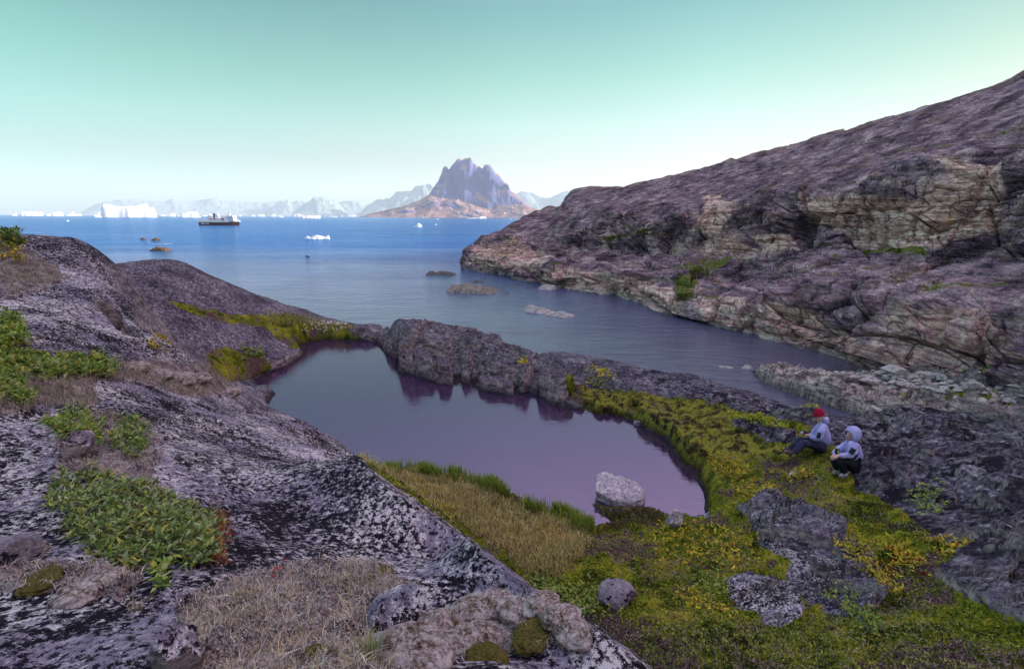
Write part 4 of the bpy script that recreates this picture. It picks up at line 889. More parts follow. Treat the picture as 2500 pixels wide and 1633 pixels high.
# slabs at the head of the cove
big = [((2110, 905), (1.5, .6, .28), .2, 'flat pale slab at the very edge of the dark inlet below the cliff'),
       ((2090, 922), (1.3, .5, .22), .5, 'long low slab sloping into the dark inlet'),
       ((2135, 925), (2.3, .8, .33), .15, 'longest pale slab of the heap at the head of the inlet'),
       ((2125, 936), (2.1, .7, .42), .1, 'thick pale slab lying under the longest one'),
       ((2185, 908), (2.0, 1.1, .7), -.5, 'big broken block with a jagged top standing over the slab heap'),
       ((2260, 925), (1.7, .9, .6), -.6, 'pointed pale block leaning at the right end of the slab heap'),
       ((2290, 945), (1.2, .8, .35), -.1, 'flat block lying below the pointed one on the beach'),
       ((2305, 960), (.9, .7, .5), .3, 'pale rounded boulder alone on the grass right of the slab heap'),
       ((2370, 958), (1.3, .8, .6), -.2, 'grey boulder at the foot of the cliff by the green bush'),
       ((2180, 935), (1.0, .6, .5), .9, 'square block wedged in the middle of the slab heap'),
       ((2225, 940), (1.1, .6, .35), .2, 'thin slab in front of the square block in the heap')]
for i, ((px, py), sz, rz, lab) in enumerate(big):
    rock('slab', px, py+3, sz, M_beach, 60+i, lab, 'slabs heaped at the head of the inlet', 'rock', (0.05*i % .2, .08, rz), sink=.3, sub=4, planes=22, cut=(.42, .75), rough=.03)
rr = np.random.default_rng(5); protos = [boulder_shape((1, 1, 1), 80+i, 3, 18, (.45, .75), .03) for i in range(7)]
pm_ = [mesh_np('slab', v, f, M_beach, link=False, smooth=False).data for v, f in protos]
def small_slab(px, py, s, label='weathered block in the rubble between the slab heap and the cliff', group='rubble at the head of the inlet'):
    p = hit(px, py); o = bpy.data.objects.new('beach_stone', pm_[rr.integers(7)]); COL.objects.link(o)
    o.scale = (s*rr.uniform(.8, 1.5), s*rr.uniform(.5, .9), s*rr.uniform(.28, .6)); o.location = (p[0], p[1], p[2]+o.scale[2]*.35); o.rotation_euler = (rr.normal()*.12, rr.normal()*.12, rr.normal()*.7)
    tag(o, label, 'stone', group)
RUB = [('small block in the rubble at the water end of the slab heap', 'rubble at the water end of the heap'), ('small block in the rubble amid the middle of the slab heap', 'rubble amid the slab heap'), ('small block in the rubble at the cliff end of the slab heap', 'rubble at the cliff end of the heap')]
for i in range(66):
    k = i % 3; px = rr.uniform(2095+k*82, 2095+(k+1)*82); lo = 903+(px-2095)*.10; small_slab(px, rr.uniform(lo, lo+38), rr.uniform(.25, .75), *RUB[k])
for i in range(34):
    px = rr.uniform(2330, 2495); small_slab(px, rr.uniform(925, 985), rr.uniform(.2, .6), 'grey stone scattered on the beach below the dark end of the cliff', 'stones on the beach under the cliff')
# driftwood pole on the promontory
a = at_z(1941, 906, 1.0); b = a + np.array([.5, .3, .55])
def tube_np(pts, rad, seg=6):
    pts = np.array(pts, float); n_ = len(pts); V = []; 
    for i, p in enumerate(pts):
        t_ = pts[min(i+1, n_-1)]-pts[max(i-1, 0)]; t_ /= np.linalg.norm(t_)+1e-9; u = np.cross(t_, [0.3, 0.2, 1]); u /= np.linalg.norm(u)+1e-9; w = np.cross(t_, u)
        r_ = rad[i] if hasattr(rad, '__len__') else rad
        for k in range(seg): th = 2*math.pi*k/seg; V.append(p+r_*(math.cos(th)*u+math.sin(th)*w))
    F_ = [(i*seg+k, i*seg+(k+1) % seg, (i+1)*seg+(k+1) % seg, (i+1)*seg+k) for i in range(n_-1) for k in range(seg)]
    return np.array(V), np.array(F_)
hp1 = hit(1943, 906); V_, F_ = tube_np([hp1+[-.45, 0, .05], hp1+[0, .02, .35], hp1+[.45, .05, .70]], [.05, .045, .03])
tag(mesh_np('driftwood', V_, F_, plain('bleached_wood', (.45, .40, .36))), 'short bleached stick propped up on the pale rock promontory', 'driftwood')
# skerries: low bedded rocks awash in the bay
def skerry(x0, x1, y0, y1, hpx, prof, label, seed, mat=None, dep=.35, tilt=0):
    a0 = at_z(x0, y0, 0); a1 = at_z(x1, y1, 0); W = np.linalg.norm((a1-a0)[:2]); ux_ = (a1-a0)[:2]/W; uy_ = np.array([-ux_[1], ux_[0]])
    if uy_[1] < 0: uy_ = -uy_
    r = math.hypot(*((a0+a1)/2)[:2]); H = hpx/F*r; nu, nv = 90, 34; D = W*dep
    S_, Q_ = np.meshgrid(np.linspace(0, 1, nu), np.linspace(-1, 1, nv), indexing='ij'); pr = np.array(prof, float)
    h = np.interp(S_, pr[:, 0], pr[:, 1]); x = S_*W; y = Q_*D
    bl, be = blocks(x/H*.35+seed, y/H*.5, 0*x, 40+seed); bl2, be2 = blocks(x/H*.9, y/H*1.3+seed, 0*x, 44+seed)
    z = H*(h*(1-np.abs(Q_+.15*fbm(x/H*.5, y/H, 0*x, 2, 540+seed))**1.6)*1.25 + .30*bl-.28*(1-sstep(0, .12, be)) + .2*bl2-.15*(1-sstep(0, .12, be2)) - .22)
    edge = np.minimum(1, 8*np.minimum(S_, 1-S_))*np.minimum(1, 5*(1-np.abs(Q_))); z = z*edge - H*.6*(1-edge)
    org = np.array([*((a0+a1)/2)[:2], 0.]); P = np.zeros(S_.shape+(3,)); P[..., :2] = a0[:2]+x[..., None]*ux_+y[..., None]*uy_+uy_*D*.5; P[..., 2] = z
    o = mesh_np('skerry', (P-org).reshape(-1, 3), grid_faces(nu, nv), mat or M_skerry, smooth=False); o.location = org
    tag(o, label, 'rock', 'skerries awash in the bay'); return o
M_skd = stone_mat('dark_skerry_rock', (.05, .045, .05), (.13, .115, .11), (.30, .26, .23), .60, .35)
M_skb = stone_mat('brown_skerry_rock', (.05, .03, .025), (.14, .09, .06), (.26, .18, .12), .58, .35)
skerry(1034, 1110, 670, 673, 9, [(0,.2),(.15,.9),(.3,.6),(.45,.95),(.75,.7),(1,.1)], 'small dark brown skerry, farthest of the rocks off the headland point', 1, M_skd)
skerry(1078, 1222, 712, 717, 19, [(0,.4),(.12,.8),(.25,.85),(.4,1),(.6,.75),(.8,.55),(.93,.3),(1,.1)], 'largest tan bedded skerry in the channel left of the cliff', 2)
skerry(1148, 1180, 689, 691, 5, [(0,.3),(.5,1),(1,.2)], 'thin flat rock just behind the largest tan skerry', 3, M_skd)
skerry(1274, 1350, 758, 768, 13, [(0,.8),(.3,1),(.6,.7),(1,.2)], 'pale broken skerry nearest to the pool ridge, left half of the pair', 4, M_beach)
skerry(1325, 1402, 768, 776, 9, [(0,.4),(.3,.8),(.55,1),(.8,.6),(1,.1)], 'low pale skerry touching the right end of the broken one', 5, M_beach)
skerry(1225, 1241, 717, 718, 3, [(0,.6),(1,.6)], 'tiny dark rock right of the largest tan skerry', 6, M_skd)
skerry(366, 405, 612, 613.5, 7, [(0,.7),(.2,1),(.5,.8),(.7,.9),(1,.1)], 'brown skerry alone on the bay below the cruise ship', 7, M_skb)
skerry(367, 384, 587, 588, 5, [(0,.3),(.4,1),(1,.2)], 'small reddish skerry, right of two beyond the brown one', 8, M_skb)
skerry(341, 352, 584.5, 585, 3.5, [(0,.3),(.5,1),(1,.3)], 'tiny reddish skerry, left of two beyond the brown one', 9, M_skb)
skerry(1752, 1795, 896, 899, 4, [(0,.3),(.4,.8),(1,.3)], 'thin pale rock awash off the tip of the rock promontory', 10, M_beach, .2)
skerry(1808, 1832, 896, 903, 9, [(0,.4),(.5,1),(1,.6)], 'small rounded rock at the very tip of the rock promontory', 11, M_beach, .5)
skerry(1312, 1352, 705, 708, 10, [(0,.5),(.3,.9),(.6,1),(1,.7)], 'pale boulder at the waterline under the headland', 12, M_beach, .6)
for px, lab in ((748.5, 'dark rock tip breaking the water below the knobbed iceberg, left of two'), (754, 'dark rock tip breaking the water below the knobbed iceberg, right and lower of two')):
    p = at_z(px, 627.5, 0); v, f = boulder_shape((.55, .5, .8 if px < 750 else .5), int(px), 3, 12); o = mesh_np('rock_tip', v, f, M_dark, smooth=False); o.location = p; tag(o, lab, 'rock', 'rock tips in the bay')
# surf line on the shoal
p = at_z(397, 596, 0); V_ = []; F_ = []
for i in range(9):
    w = rr.uniform(.8, 2.4); x_ = rr.uniform(-4, 4); y_ = rr.uniform(-2.5, 2.5); v, f = boulder_shape((w, .4, .12), i, 2, 4); F_.append(f+len(V_)*42 if False else f+sum(len(q) for q in V_)); V_.append(v+[x_, y_, .02])
o = mesh_np('breaking_wave', np.concatenate(V_), np.concatenate(F_), plain('foam', (.8, .82, .85))); o.location = p; tag(o, kind='stuff')
# ------------------------------------------------------------------ vegetation
wgt_cell = None
def scatter(mask, n, seed=1, sub=None):
    """n points on the ground where mask>0, evenly as seen across the polar grid"""
    r = np.random.default_rng(seed); m = mask.copy(); m[:51] = 0; m[-51:] = 0
    idx = r.choice(m.size, size=n, p=(m/m.sum()).ravel()); i, j = np.unravel_index(idx, m.shape)
    a = np.interp(i+r.uniform(-.5, .5, n), np.arange(len(az)), az); l = np.interp(j+r.uniform(-.5, .5, n), np.arange(len(lr)), lr)
    a = np.radians(a); R_ = np.exp(l); x = R_*np.sin(a); y = R_*np.cos(a)
    return np.stack([x, y, ground_z(x, y)], 1)
def in_poly(poly, rmin=0, rmax=60, soft=6): return pm(poly, soft, rmin, rmax)
def blades(name, P, h, w, cols, mat, lean=.5, seed=1, parent=None, up=(0, 0, 1)):
    r = np.random.default_rng(seed); n = len(P); th = r.uniform(0, 2*np.pi, n); hh = h*r.uniform(.5, 1.25, n); ww = w*r.uniform(.7, 1.3, n)
    ld = r.uniform(0, 2*np.pi, n); ln = lean*np.abs(r.normal(size=n))*.6
    du = np.stack([np.cos(th), np.sin(th), 0*th], 1)*ww[:, None]*.5; L = np.stack([np.cos(ld), np.sin(ld), 0*ld], 1)
    B = P-[0, 0, .01]; M = B + L*(hh*ln*.35)[:, None] + np.array([0, 0, 1])*(hh*.6)[:, None]; T = B + L*(hh*ln)[:, None] + np.array([0, 0, 1])*(hh*(1-.25*np.minimum(ln, 1.5)))[:, None]
    V = np.stack([B-du, B+du, M+du*.75, M-du*.75, T], 1).reshape(-1, 3); b = np.arange(n)[:, None]*5
    Q = b+np.array([[0, 1, 2, 3]]); T3 = b+np.array([[3, 2, 4]])
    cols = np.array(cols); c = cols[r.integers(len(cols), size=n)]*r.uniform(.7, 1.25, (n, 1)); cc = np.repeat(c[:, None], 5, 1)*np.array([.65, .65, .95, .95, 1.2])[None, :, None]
    return mesh_np(name, V, [Q, T3], mat, parent, True, True, {'Col': np.clip(cc.reshape(-1, 3), 0, 1)})
def leaf_arrays(P, L, W, r, tilt=(.2, 1.1), phase=None):
    n = len(P); th = r.uniform(0, 2*np.pi, n) if phase is None else phase; ti = r.uniform(*tilt, n); l = L*r.uniform(.35, 1.35, n); w = W*r.uniform(.7, 1.2, n)
    d = np.stack([np.cos(th)*np.cos(ti), np.sin(th)*np.cos(ti), np.sin(ti)], 1); s = np.stack([-np.sin(th), np.cos(th), 0*th], 1)
    up = np.cross(d, s); up *= np.sign(up[:, 2:3]+1e-9)
    a = P; b = P+d*(l*.45)[:, None]+s*(w*.5)[:, None]+up*(l*.10)[:, None]; c = P+d*l[:, None]-up*(l*.12)[:, None]; e = P+d*(l*.45)[:, None]-s*(w*.5)[:, None]+up*(l*.10)[:, None]; m = P+d*(l*.5)[:, None]
    return np.stack([a, b, c, e, m], 1)
LF = np.array([[0, 1, 4], [1, 2, 4], [2, 3, 4], [3, 0, 4]])
def leaves(name, P, L, W, cols, mat, seed=1, tilt=(.2, 1.1), parent=None, phase=None, link=True):
    r = np.random.default_rng(seed); n = len(P); V = leaf_arrays(P, L, W, r, tilt, phase); cols = np.array(cols)
    c = cols[r.integers(len(cols), size=n)]*r.uniform(.65, 1.3, (n, 1)); cc = np.repeat(c[:, None], 5, 1)
    F_ = (np.arange(n)[:, None, None]*5+LF[None]).reshape(-1, 3)
    return mesh_np(name, V.reshape(-1, 3), F_, mat, parent, False, link, {'Col': np.clip(cc.reshape(-1, 3), 0, 1)})
def rosettes(P, k, r, hmax):
    """expand shoot bases into leaf bases round each shoot"""
    n = len(P); Q = np.repeat(P, k, 0); h = np.repeat(r.uniform(.4, 1, n)*hmax, k)*np.tile(np.linspace(.35, 1, k), n); Q = Q+np.stack([r.normal(size=n*k)*.006, r.normal(size=n*k)*.006, h], 1)
    ph = np.repeat(r.uniform(0, 6.28, n), k)+np.tile(np.arange(k)*2.4, n); return Q, ph
M_leaf = colvar('leaf', .55, trans=.25); M_blade = colvar('grass_blade', .7, trans=.2); M_twig = plain('twig', (.09, .055, .05))
GREEN = [(.16, .25, .05), (.22, .32, .09), (.32, .42, .17), (.08, .13, .03), (.40, .47, .24), (.42, .42, .08), (.12, .12, .05)]
BRIGHT = [(.20, .33, .05), (.30, .42, .08), (.10, .17, .03), (.46, .43, .08), (.38, .44, .17)]
YELL = [(.62, .52, .04), (.48, .48, .06), (.74, .55, .06), (.26, .28, .05), (.50, .28, .04), (.14, .13, .04)]
RED = [(.28, .03, .02), (.40, .08, .03), (.42, .20, .08), (.18, .02, .02), (.40, .34, .10)]
ORANGE = [(.55, .30, .04), (.60, .42, .06), (.35, .20, .05)]
def shrub(poly, n, L, W, cols, label, cat='shrub', group=None, k=6, hmax=.07, seed=1, parts=0, rmin=0, rmax=60, name='willow_shrub', tilt=(.1, 1.2), soft=18):
    mk = in_poly(poly, rmin, rmax, soft); P = scatter(mk, n, seed); r = np.random.default_rng(seed)
    Q, ph = rosettes(P, k, r, hmax); org = P.mean(0); Q = Q-org
    if not parts:
        e = empty(name, org); tag(e, label, cat, group); o = leaves('foliage', Q, L, W, cols, M_leaf, seed, tilt, e, ph); o['kind'] = 'stuff'; return e
    e = empty(name, org); tag(e, label, cat, group)
    d = np.linalg.norm(Q+org-np.array([0, 0, HC]), axis=1); near_ = np.argsort(d)[:parts*4:4]; rest = np.setdiff1d(np.arange(len(Q)), near_)
    o = leaves('foliage', Q[rest], L, W, cols, M_leaf, seed, tilt, e, ph[rest]); o['kind'] = 'stuff'
    protos_ = [leaves('leaf', np.zeros((1, 3)), L*1.1, W*1.1, [c], M_leaf, 90+i, (.35, .36), None, np.zeros(1), link=False).data for i, c in enumerate(cols*2)]
    for i in near_:
        q = bpy.data.objects.new('leaf', protos_[r.integers(len(protos_))]); COL.objects.link(q); q.parent = e; q.location = Q[i]; q.rotation_euler = (r.normal()*.35, r.normal()*.35, ph[i]); q.scale = (r.uniform(.8, 1.2),)*3
    tw = []; tf = []
    for p in P[::max(1, len(P)//60)]:
        v, f = tube_np([p-org-[0, 0, .01], p-org+[r.normal()*.02, r.normal()*.02, hmax*.8]], .003, 4); tf.append(f+sum(len(z) for z in tw)); tw.append(v)
    o = mesh_np('stems', np.concatenate(tw), np.concatenate(tf), M_twig, e); o['kind'] = 'stuff'; return e
G_W = 'arctic willow patches on the left slab'
shrub([(115,1180),(170,1150),(260,1160),(330,1190),(420,1200),(470,1240),(520,1260),(545,1300),(520,1380),(450,1400),(400,1365),(300,1400),(245,1390),(215,1330),(150,1290),(120,1230)], 900, .056, .021, GREEN, 'largest green willow patch filling the hollow in the left slab', group=G_W, seed=11, parts=290, rmin=2, rmax=7, hmax=.09)
shrub([(0,868),(120,883),(250,893),(275,922),(200,932),(120,938),(60,918),(0,922)], 520, .10, .04, BRIGHT, 'long bright green willow strip across the left slab at the frame edge', group=G_W, seed=12, parts=120, rmin=6, rmax=15, hmax=.14)
shrub([(0,785),(40,800),(68,835),(60,855),(0,860)], 200, .10, .045, BRIGHT, 'bright green willow clump by the left edge above the long strip', group=G_W, seed=13, rmin=6, rmax=18, hmax=.18)
shrub([(120,1025),(180,1010),(240,1045),(235,1100),(185,1085),(125,1055)], 150, .065, .028, BRIGHT, 'small green willow clump around the dark upright stone', group=G_W, seed=14, rmin=3, rmax=9, hmax=.10)
shrub([(275,1050),(340,1045),(350,1100),(340,1130),(280,1110)], 130, .065, .03, GREEN, 'round green willow clump right of the dark upright stone', group=G_W, seed=15, rmin=3, rmax=9, hmax=.12)
shrub([(0,935),(60,945),(90,985),(60,1000),(0,995)], 120, .075, .03, BRIGHT, 'green willow clump at the left edge below the long strip', group=G_W, seed=16, rmin=4, rmax=11, hmax=.12)
shrub([(0,572),(40,580),(66,602),(0,608)], 160, .12, .05, GREEN, 'dark green low bush on the skyline at the left edge', group=G_W, seed=17, rmin=10, rmax=24, hmax=.16)
shrub([(0,612),(30,614),(55,622),(50,640),(0,645)], 110, .10, .045, YELL, 'yellow green bush at the left edge just under the skyline bush', group=G_W, seed=18, rmin=8, rmax=22, hmax=.14)
shrub([(350,838),(378,836),(412,842),(408,868),(380,858),(355,856)], 60, .09, .04, YELL, 'small yellow willow sprig alone in the middle of the left hillside', group=G_W, seed=19, rmin=7, rmax=18, hmax=.12)
shrub([(368,1400),(395,1402),(418,1430),(408,1442),(385,1430)], 16, .05, .022, BRIGHT, 'little bright green sprig below the largest willow patch', group=G_W, seed=20, rmin=2, rmax=5, hmax=.05)
shrub([(505,1250),(550,1255),(560,1300),(540,1390),(505,1385),(515,1320)], 150, .022, .010, RED, 'red and orange autumn shrub at the right end of the largest willow patch', group=G_W, seed=21, rmin=2, rmax=6, hmax=.13, k=9, name='autumn_shrub')
shrub([(672,1396),(686,1392),(688,1410),(676,1412)], 8, .02, .010, [(.45, .01, .03)], 'tiny crimson leaf sprig on the slab above the dry grass', 'sprig', seed=22, rmin=1.5, rmax=5, hmax=.02, name='autumn_shrub')
G_M = 'shrublets in the moss hollow'
for i, (poly, n, cols, lab, rg) in enumerate([
 ([(1610,1300),(1700,1290),(1790,1320),(1850,1330),(1840,1380),(1760,1390),(1640,1380),(1600,1350)], 230, YELL, 'widest yellow green willow spread on the moss below the pool end', (6, 14)),
 ([(1290,1290),(1360,1290),(1390,1320),(1370,1345),(1310,1330)], 130, ORANGE, 'orange autumn willow at the back of the sedge bank', (7, 14)),
 ([(1280,1400),(1340,1410),(1440,1450),(1490,1500),(1430,1510),(1340,1460),(1270,1430)], 260, BRIGHT, 'fresh green willow strip along the edge of the big slab', (5, 12)),
 ([(1700,1410),(1760,1420),(1770,1450),(1710,1450)], 50, BRIGHT, 'small green sprig on the moss left of the grey outcrop', (5, 12)),
 ([(1650,1440),(1760,1465),(1780,1500),(1680,1490)], 70, YELL, 'yellow green sprigs below the small green one left of the grey outcrop', (5, 12)),
 ([(2050,1355),(2090,1365),(2170,1430),(2190,1455),(2150,1450),(2080,1390)], 150, YELL, 'yellow willow line along the right side of the grey outcrop', (5, 13)),
 ([(2255,1315),(2310,1320),(2345,1350),(2330,1360),(2270,1340)], 70, YELL, 'yellow green willow near the right edge under the black rocks', (5, 14)),
 ([(2160,1350),(2200,1350),(2245,1385),(2210,1400),(2170,1380)], 90, YELL[:3]+RED[:1], 'reddish yellow bush between the outcrop and the black rocks', (5, 14)),
 ([(2010,1465),(2050,1460),(2080,1500),(2040,1510)], 60, BRIGHT, 'green sprig at the foot of the grey outcrop', (4, 10)),
 ([(2080,1510),(2130,1515),(2150,1545),(2100,1540)], 60, BRIGHT, 'green sprig low on the right under the outcrop', (4, 10)),
 ([(1720,1110),(1790,1120),(1830,1150),(1800,1165),(1740,1150)], 120, YELL, 'yellow shrublet on the bank where the pool shore turns', (9, 17)),
 ([(1800,1190),(1850,1180),(1880,1215),(1840,1225)], 90, YELL, 'yellow shrublet draped over the top of the bedrock step', (8, 15)),
 ([(1780,1010),(1830,1025),(1910,1055),(1880,1060),(1800,1035)], 150, [(.36,.42,.04),(.5,.48,.05)], 'yellow green strip of shrublets left of the person in the red hat', (11, 20)),
 ([(1950,1012),(1985,1014),(1988,1036),(1960,1030)], 60, [(.36,.42,.04),(.5,.48,.05)], 'yellow green tuft just behind the red hat', (12, 20)),
 ([(1265,880),(1282,880),(1285,900),(1270,905)], 40, YELL, 'yellow tuft in a crack on top of the rock ridge beyond the pool', (15, 26)),
 ([(1430,905),(1480,910),(1500,930),(1450,925)], 90, YELL, 'yellow green patch where the rock ridge meets the turf', (14, 26)),
 ([(1080,1240),(1110,1265),(1085,1275),(1040,1235),(1010,1200),(1040,1200)], 160, YELL[:4], 'yellow green willow at the slab edge of the sedge bank', (8, 14)),
 ([(1880,1150),(1960,1165),(1990,1185),(1930,1180)], 90, YELL, 'yellow leaves in the turf in front of the two people', (9, 16)),
 ([(2230,1195),(2290,1205),(2300,1225),(2250,1220)], 60, BRIGHT, 'green leaves under the near edge of the black rocks', (7, 15)),
 ([(590,850),(640,860),(650,885),(600,878)], 70, BRIGHT, 'pale green leaves on the dark bank at the left of the pool', (17, 27)),
]):
    rm = (rg[0]+rg[1])/2; shrub(poly, int(n*1.1), .0055*rm+.012, .0028*rm+.006, cols, lab, 'shrub', G_M if i not in (14, 15, 19) else None, seed=200+i, rmin=rg[0], rmax=rg[1], hmax=.03+.004*rm, name='shrublet', k=4, soft=26 if rm < 12 else 10)
# sedge bank, fresh green along the water
gbm = grassbank*(R > 6)*(R < 15); P = scatter(gbm, 21000, 31)
dsh = np.interp(0, [0, 1], [0, 1]); sdp = poly_sd(P[:, 0], P[:, 1], pw[:, :2])
straw = [(.72, .58, .26), (.84, .70, .36), (.58, .52, .18), (.44, .45, .12), (.40, .28, .14), (.22, .15, .08)]; fresh = [(.22, .34, .04), (.32, .42, .06), (.42, .46, .10), (.14, .22, .04)]
nf = fbm(P[:, 0]*1.1, P[:, 1]*1.1, 0*P[:, 0], 3, 601)
wet_ = (sdp > -.55+.5*nf) & (P[:, 2] > POOL_Z-.12)
ok = P[:, 2] > POOL_Z-.12
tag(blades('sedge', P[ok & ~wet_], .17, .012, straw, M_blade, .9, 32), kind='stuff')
P2 = scatter(gbm*(sd_ > -.5)*(Zn > POOL_Z-.15)*(.04+sstep(-.05, .30, fbm(X*1.3, Y*1.3, 0*X, 3, 603))), 6500, 33)
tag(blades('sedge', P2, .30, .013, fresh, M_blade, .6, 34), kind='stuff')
# moss and crowberry carpet
mm_ = moss*(1-grassbank)*(R > 4.5)*(R < 32)*(Zn > POOL_Z-.02)*(1-.85*rockr)
P = scatter(mm_, 42000, 41); dcam = np.hypot(P[:, 0], P[:, 1]); nn_ = fbm(P[:, 0]*.75, P[:, 1]*.75, 0*P[:, 0], 3, 611)+.25*fbm(P[:, 0]*3, P[:, 1]*3, 0*P[:, 0], 2, 613)
A_ = [(.11, .17, .02), (.24, .30, .025), (.40, .42, .04), (.035, .05, .014)]; Bc = [(.16, .09, .08), (.06, .035, .04), (.28, .19, .17), (.42, .34, .29)]; Cc = [(.40, .38, .05), (.60, .46, .06), (.24, .28, .05), (.16, .12, .06)]
rv_ = np.interp(0, [0, 1], [0, 1])
PXp, PYp = project(P); rid = poly_sd(PXp, PYp, np.array([(1400,905),(1470,920),(1600,965),(1750,985),(1830,1010),(1930,1075),(1960,1120),(1800,1110),(1700,1150),(1640,1080),(1560,1030),(1440,975)], float)) > -5
sel = np.where(rid, np.where(nn_ > -.05, 2, 1), np.where(nn_ > .33, 2, np.where(nn_ < -.24, 1, 0)))
for k_, c_ in enumerate((A_, Bc, Cc)):
    s_ = sel == k_
    tag(leaves(('moss', 'crowberry_heath', 'yellow_moss')[k_], P[s_]+[0, 0, .004], .034, .020, c_, M_leaf, 42+k_, (.2, 1.4)), kind='stuff')
# dry heath and grass on the near slab
dm = dry*(R < 9)*(R > 1.2); P = scatter(dm*(.3+sstep(-.15, .25, fbm(X*5, Y*5, 0*X, 3, 621))), 26000, 51)
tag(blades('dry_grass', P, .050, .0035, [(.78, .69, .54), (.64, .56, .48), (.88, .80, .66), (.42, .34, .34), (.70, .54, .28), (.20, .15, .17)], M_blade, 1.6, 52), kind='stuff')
P = scatter(dm, 30000, 53); tag(leaves('reindeer_lichen', P+[0, 0, .003], .011, .008, [(.46, .40, .38), (.62, .58, .52), (.24, .18, .20), (.10, .06, .08), (.75, .72, .62), (.16, .10, .10)], M_leaf, 54, (.1, 1.5)), kind='stuff')
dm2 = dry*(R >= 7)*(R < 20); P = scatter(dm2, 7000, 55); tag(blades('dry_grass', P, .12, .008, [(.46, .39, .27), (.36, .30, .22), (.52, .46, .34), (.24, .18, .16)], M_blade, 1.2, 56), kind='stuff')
# cotton grass by the back of the pool
cg = in_poly([(735,805),(770,795),(850,800),(848,822),(780,822),(740,828)], 20, 34, 4); P = scatter(cg, 130, 61); 
tag(blades('cotton_grass', np.repeat(P, 3, 0)+np.random.default_rng(1).normal(size=(390, 3))*[.03, .03, 0], .28, .014, [(.34, .32, .12)], M_blade, .3, 62), kind='stuff')
v0, f0 = ICO[2]; M_cot = plain('cotton', (.85, .85, .82)); V_ = (P[:, None]+np.array([0, 0, .27])+v0[None]*.028).reshape(-1, 3); F_ = (np.arange(len(P))[:, None, None]*len(v0)+f0[None]).reshape(-1, 3)
tag(mesh_np('cotton_grass', V_, F_, M_cot), kind='stuff')
gr2 = in_poly([(650,770),(760,775),(860,800),(860,815),(740,800),(660,795)], 20, 34, 6); P = scatter(gr2, 2600, 63); tag(blades('sedge', P, .20, .02, straw+fresh, M_blade, .8, 64), kind='stuff')
mb = in_poly([(1445,1226),(1480,1238),(1560,1240),(1590,1250),(1625,1268),(1600,1285),(1500,1285),(1465,1262)], 8, 16, 5); P = scatter(mb*(Zn > POOL_Z-.1), 2600, 65); tag(leaves('moss', P+[0, 0, .01], .05, .03, [(.10, .11, .03), (.05, .05, .02), (.20, .20, .04), (.14, .07, .06)], M_leaf, 66, (.2, 1.4)), kind='stuff')
# separate grass tufts in front
def tuft(px, py, n, h, w, cols, label, seed, spread=.03, stalks=0, lean=.7, name='grass_tuft'):
    p = hit(px, py, .6, 30); r = np.random.default_rng(seed); e = empty(name, p); tag(e, label, 'grass tuft', 'grass tufts on the near slab')
    P = np.concatenate([r.normal(size=(n, 2))*spread, np.zeros((n, 1))], 1)
    blades('blade', P, h, w, cols, M_blade, lean, seed+1, e)['kind'] = 'stuff'
    for i in range(stalks):
        a = r.uniform(0, 6.28); l = h*r.uniform(1.5, 2.2); d = np.array([math.cos(a)*.35, math.sin(a)*.35, 1.0]); v, f = tube_np([[0, 0, 0], d*l*.5, d*l+[d[0]*l*.3, d[1]*l*.3, -.03*l], d*l*1.06+[d[0]*l*.42, d[1]*l*.42, -.06*l]], [.0014, .0011, .0022, .0004], 5)
        mesh_np('seed_stalk', v, f, M_stalk, e)
M_stalk = plain('straw_stalk', (.48, .38, .26))
tuft(905, 1622, 150, .13, .0045, [(.18, .30, .06), (.28, .36, .10), (.50, .46, .30), (.40, .36, .22)], 'tallest green grass tuft with long seed stalks near the bottom edge', 71, .022, 5)
tuft(740, 1560, 130, .055, .003, [(.50, .42, .26), (.42, .33, .16), (.55, .48, .32)], 'straw coloured round tuft left of the tall green one', 73, .03)
tuft(330, 1490, 40, .07, .003, [(.36, .36, .18), (.48, .42, .30)], 'sparse arching grass below the largest willow patch', 75, .015, 1, 1.3)
tuft(580, 1465, 150, .050, .003, [(.50, .42, .26), (.45, .36, .2)], 'pale straw tuft in the middle of the dry heath', 77, .045)
tuft(845, 1420, 180, .045, .003, [(.56, .48, .32), (.45, .38, .24)], 'pale feathery tuft at the top edge of the dry heath', 79, .06)
tuft(560, 1520, 120, .045, .003, [(.48, .36, .18), (.52, .44, .3)], 'ochre tuft right of the black pointed rock', 81, .04)
tuft(660, 1590, 120, .05, .003, [(.50, .36, .16), (.5, .42, .26)], 'ochre tuft below the middle of the dry heath near the frame edge', 83, .04)
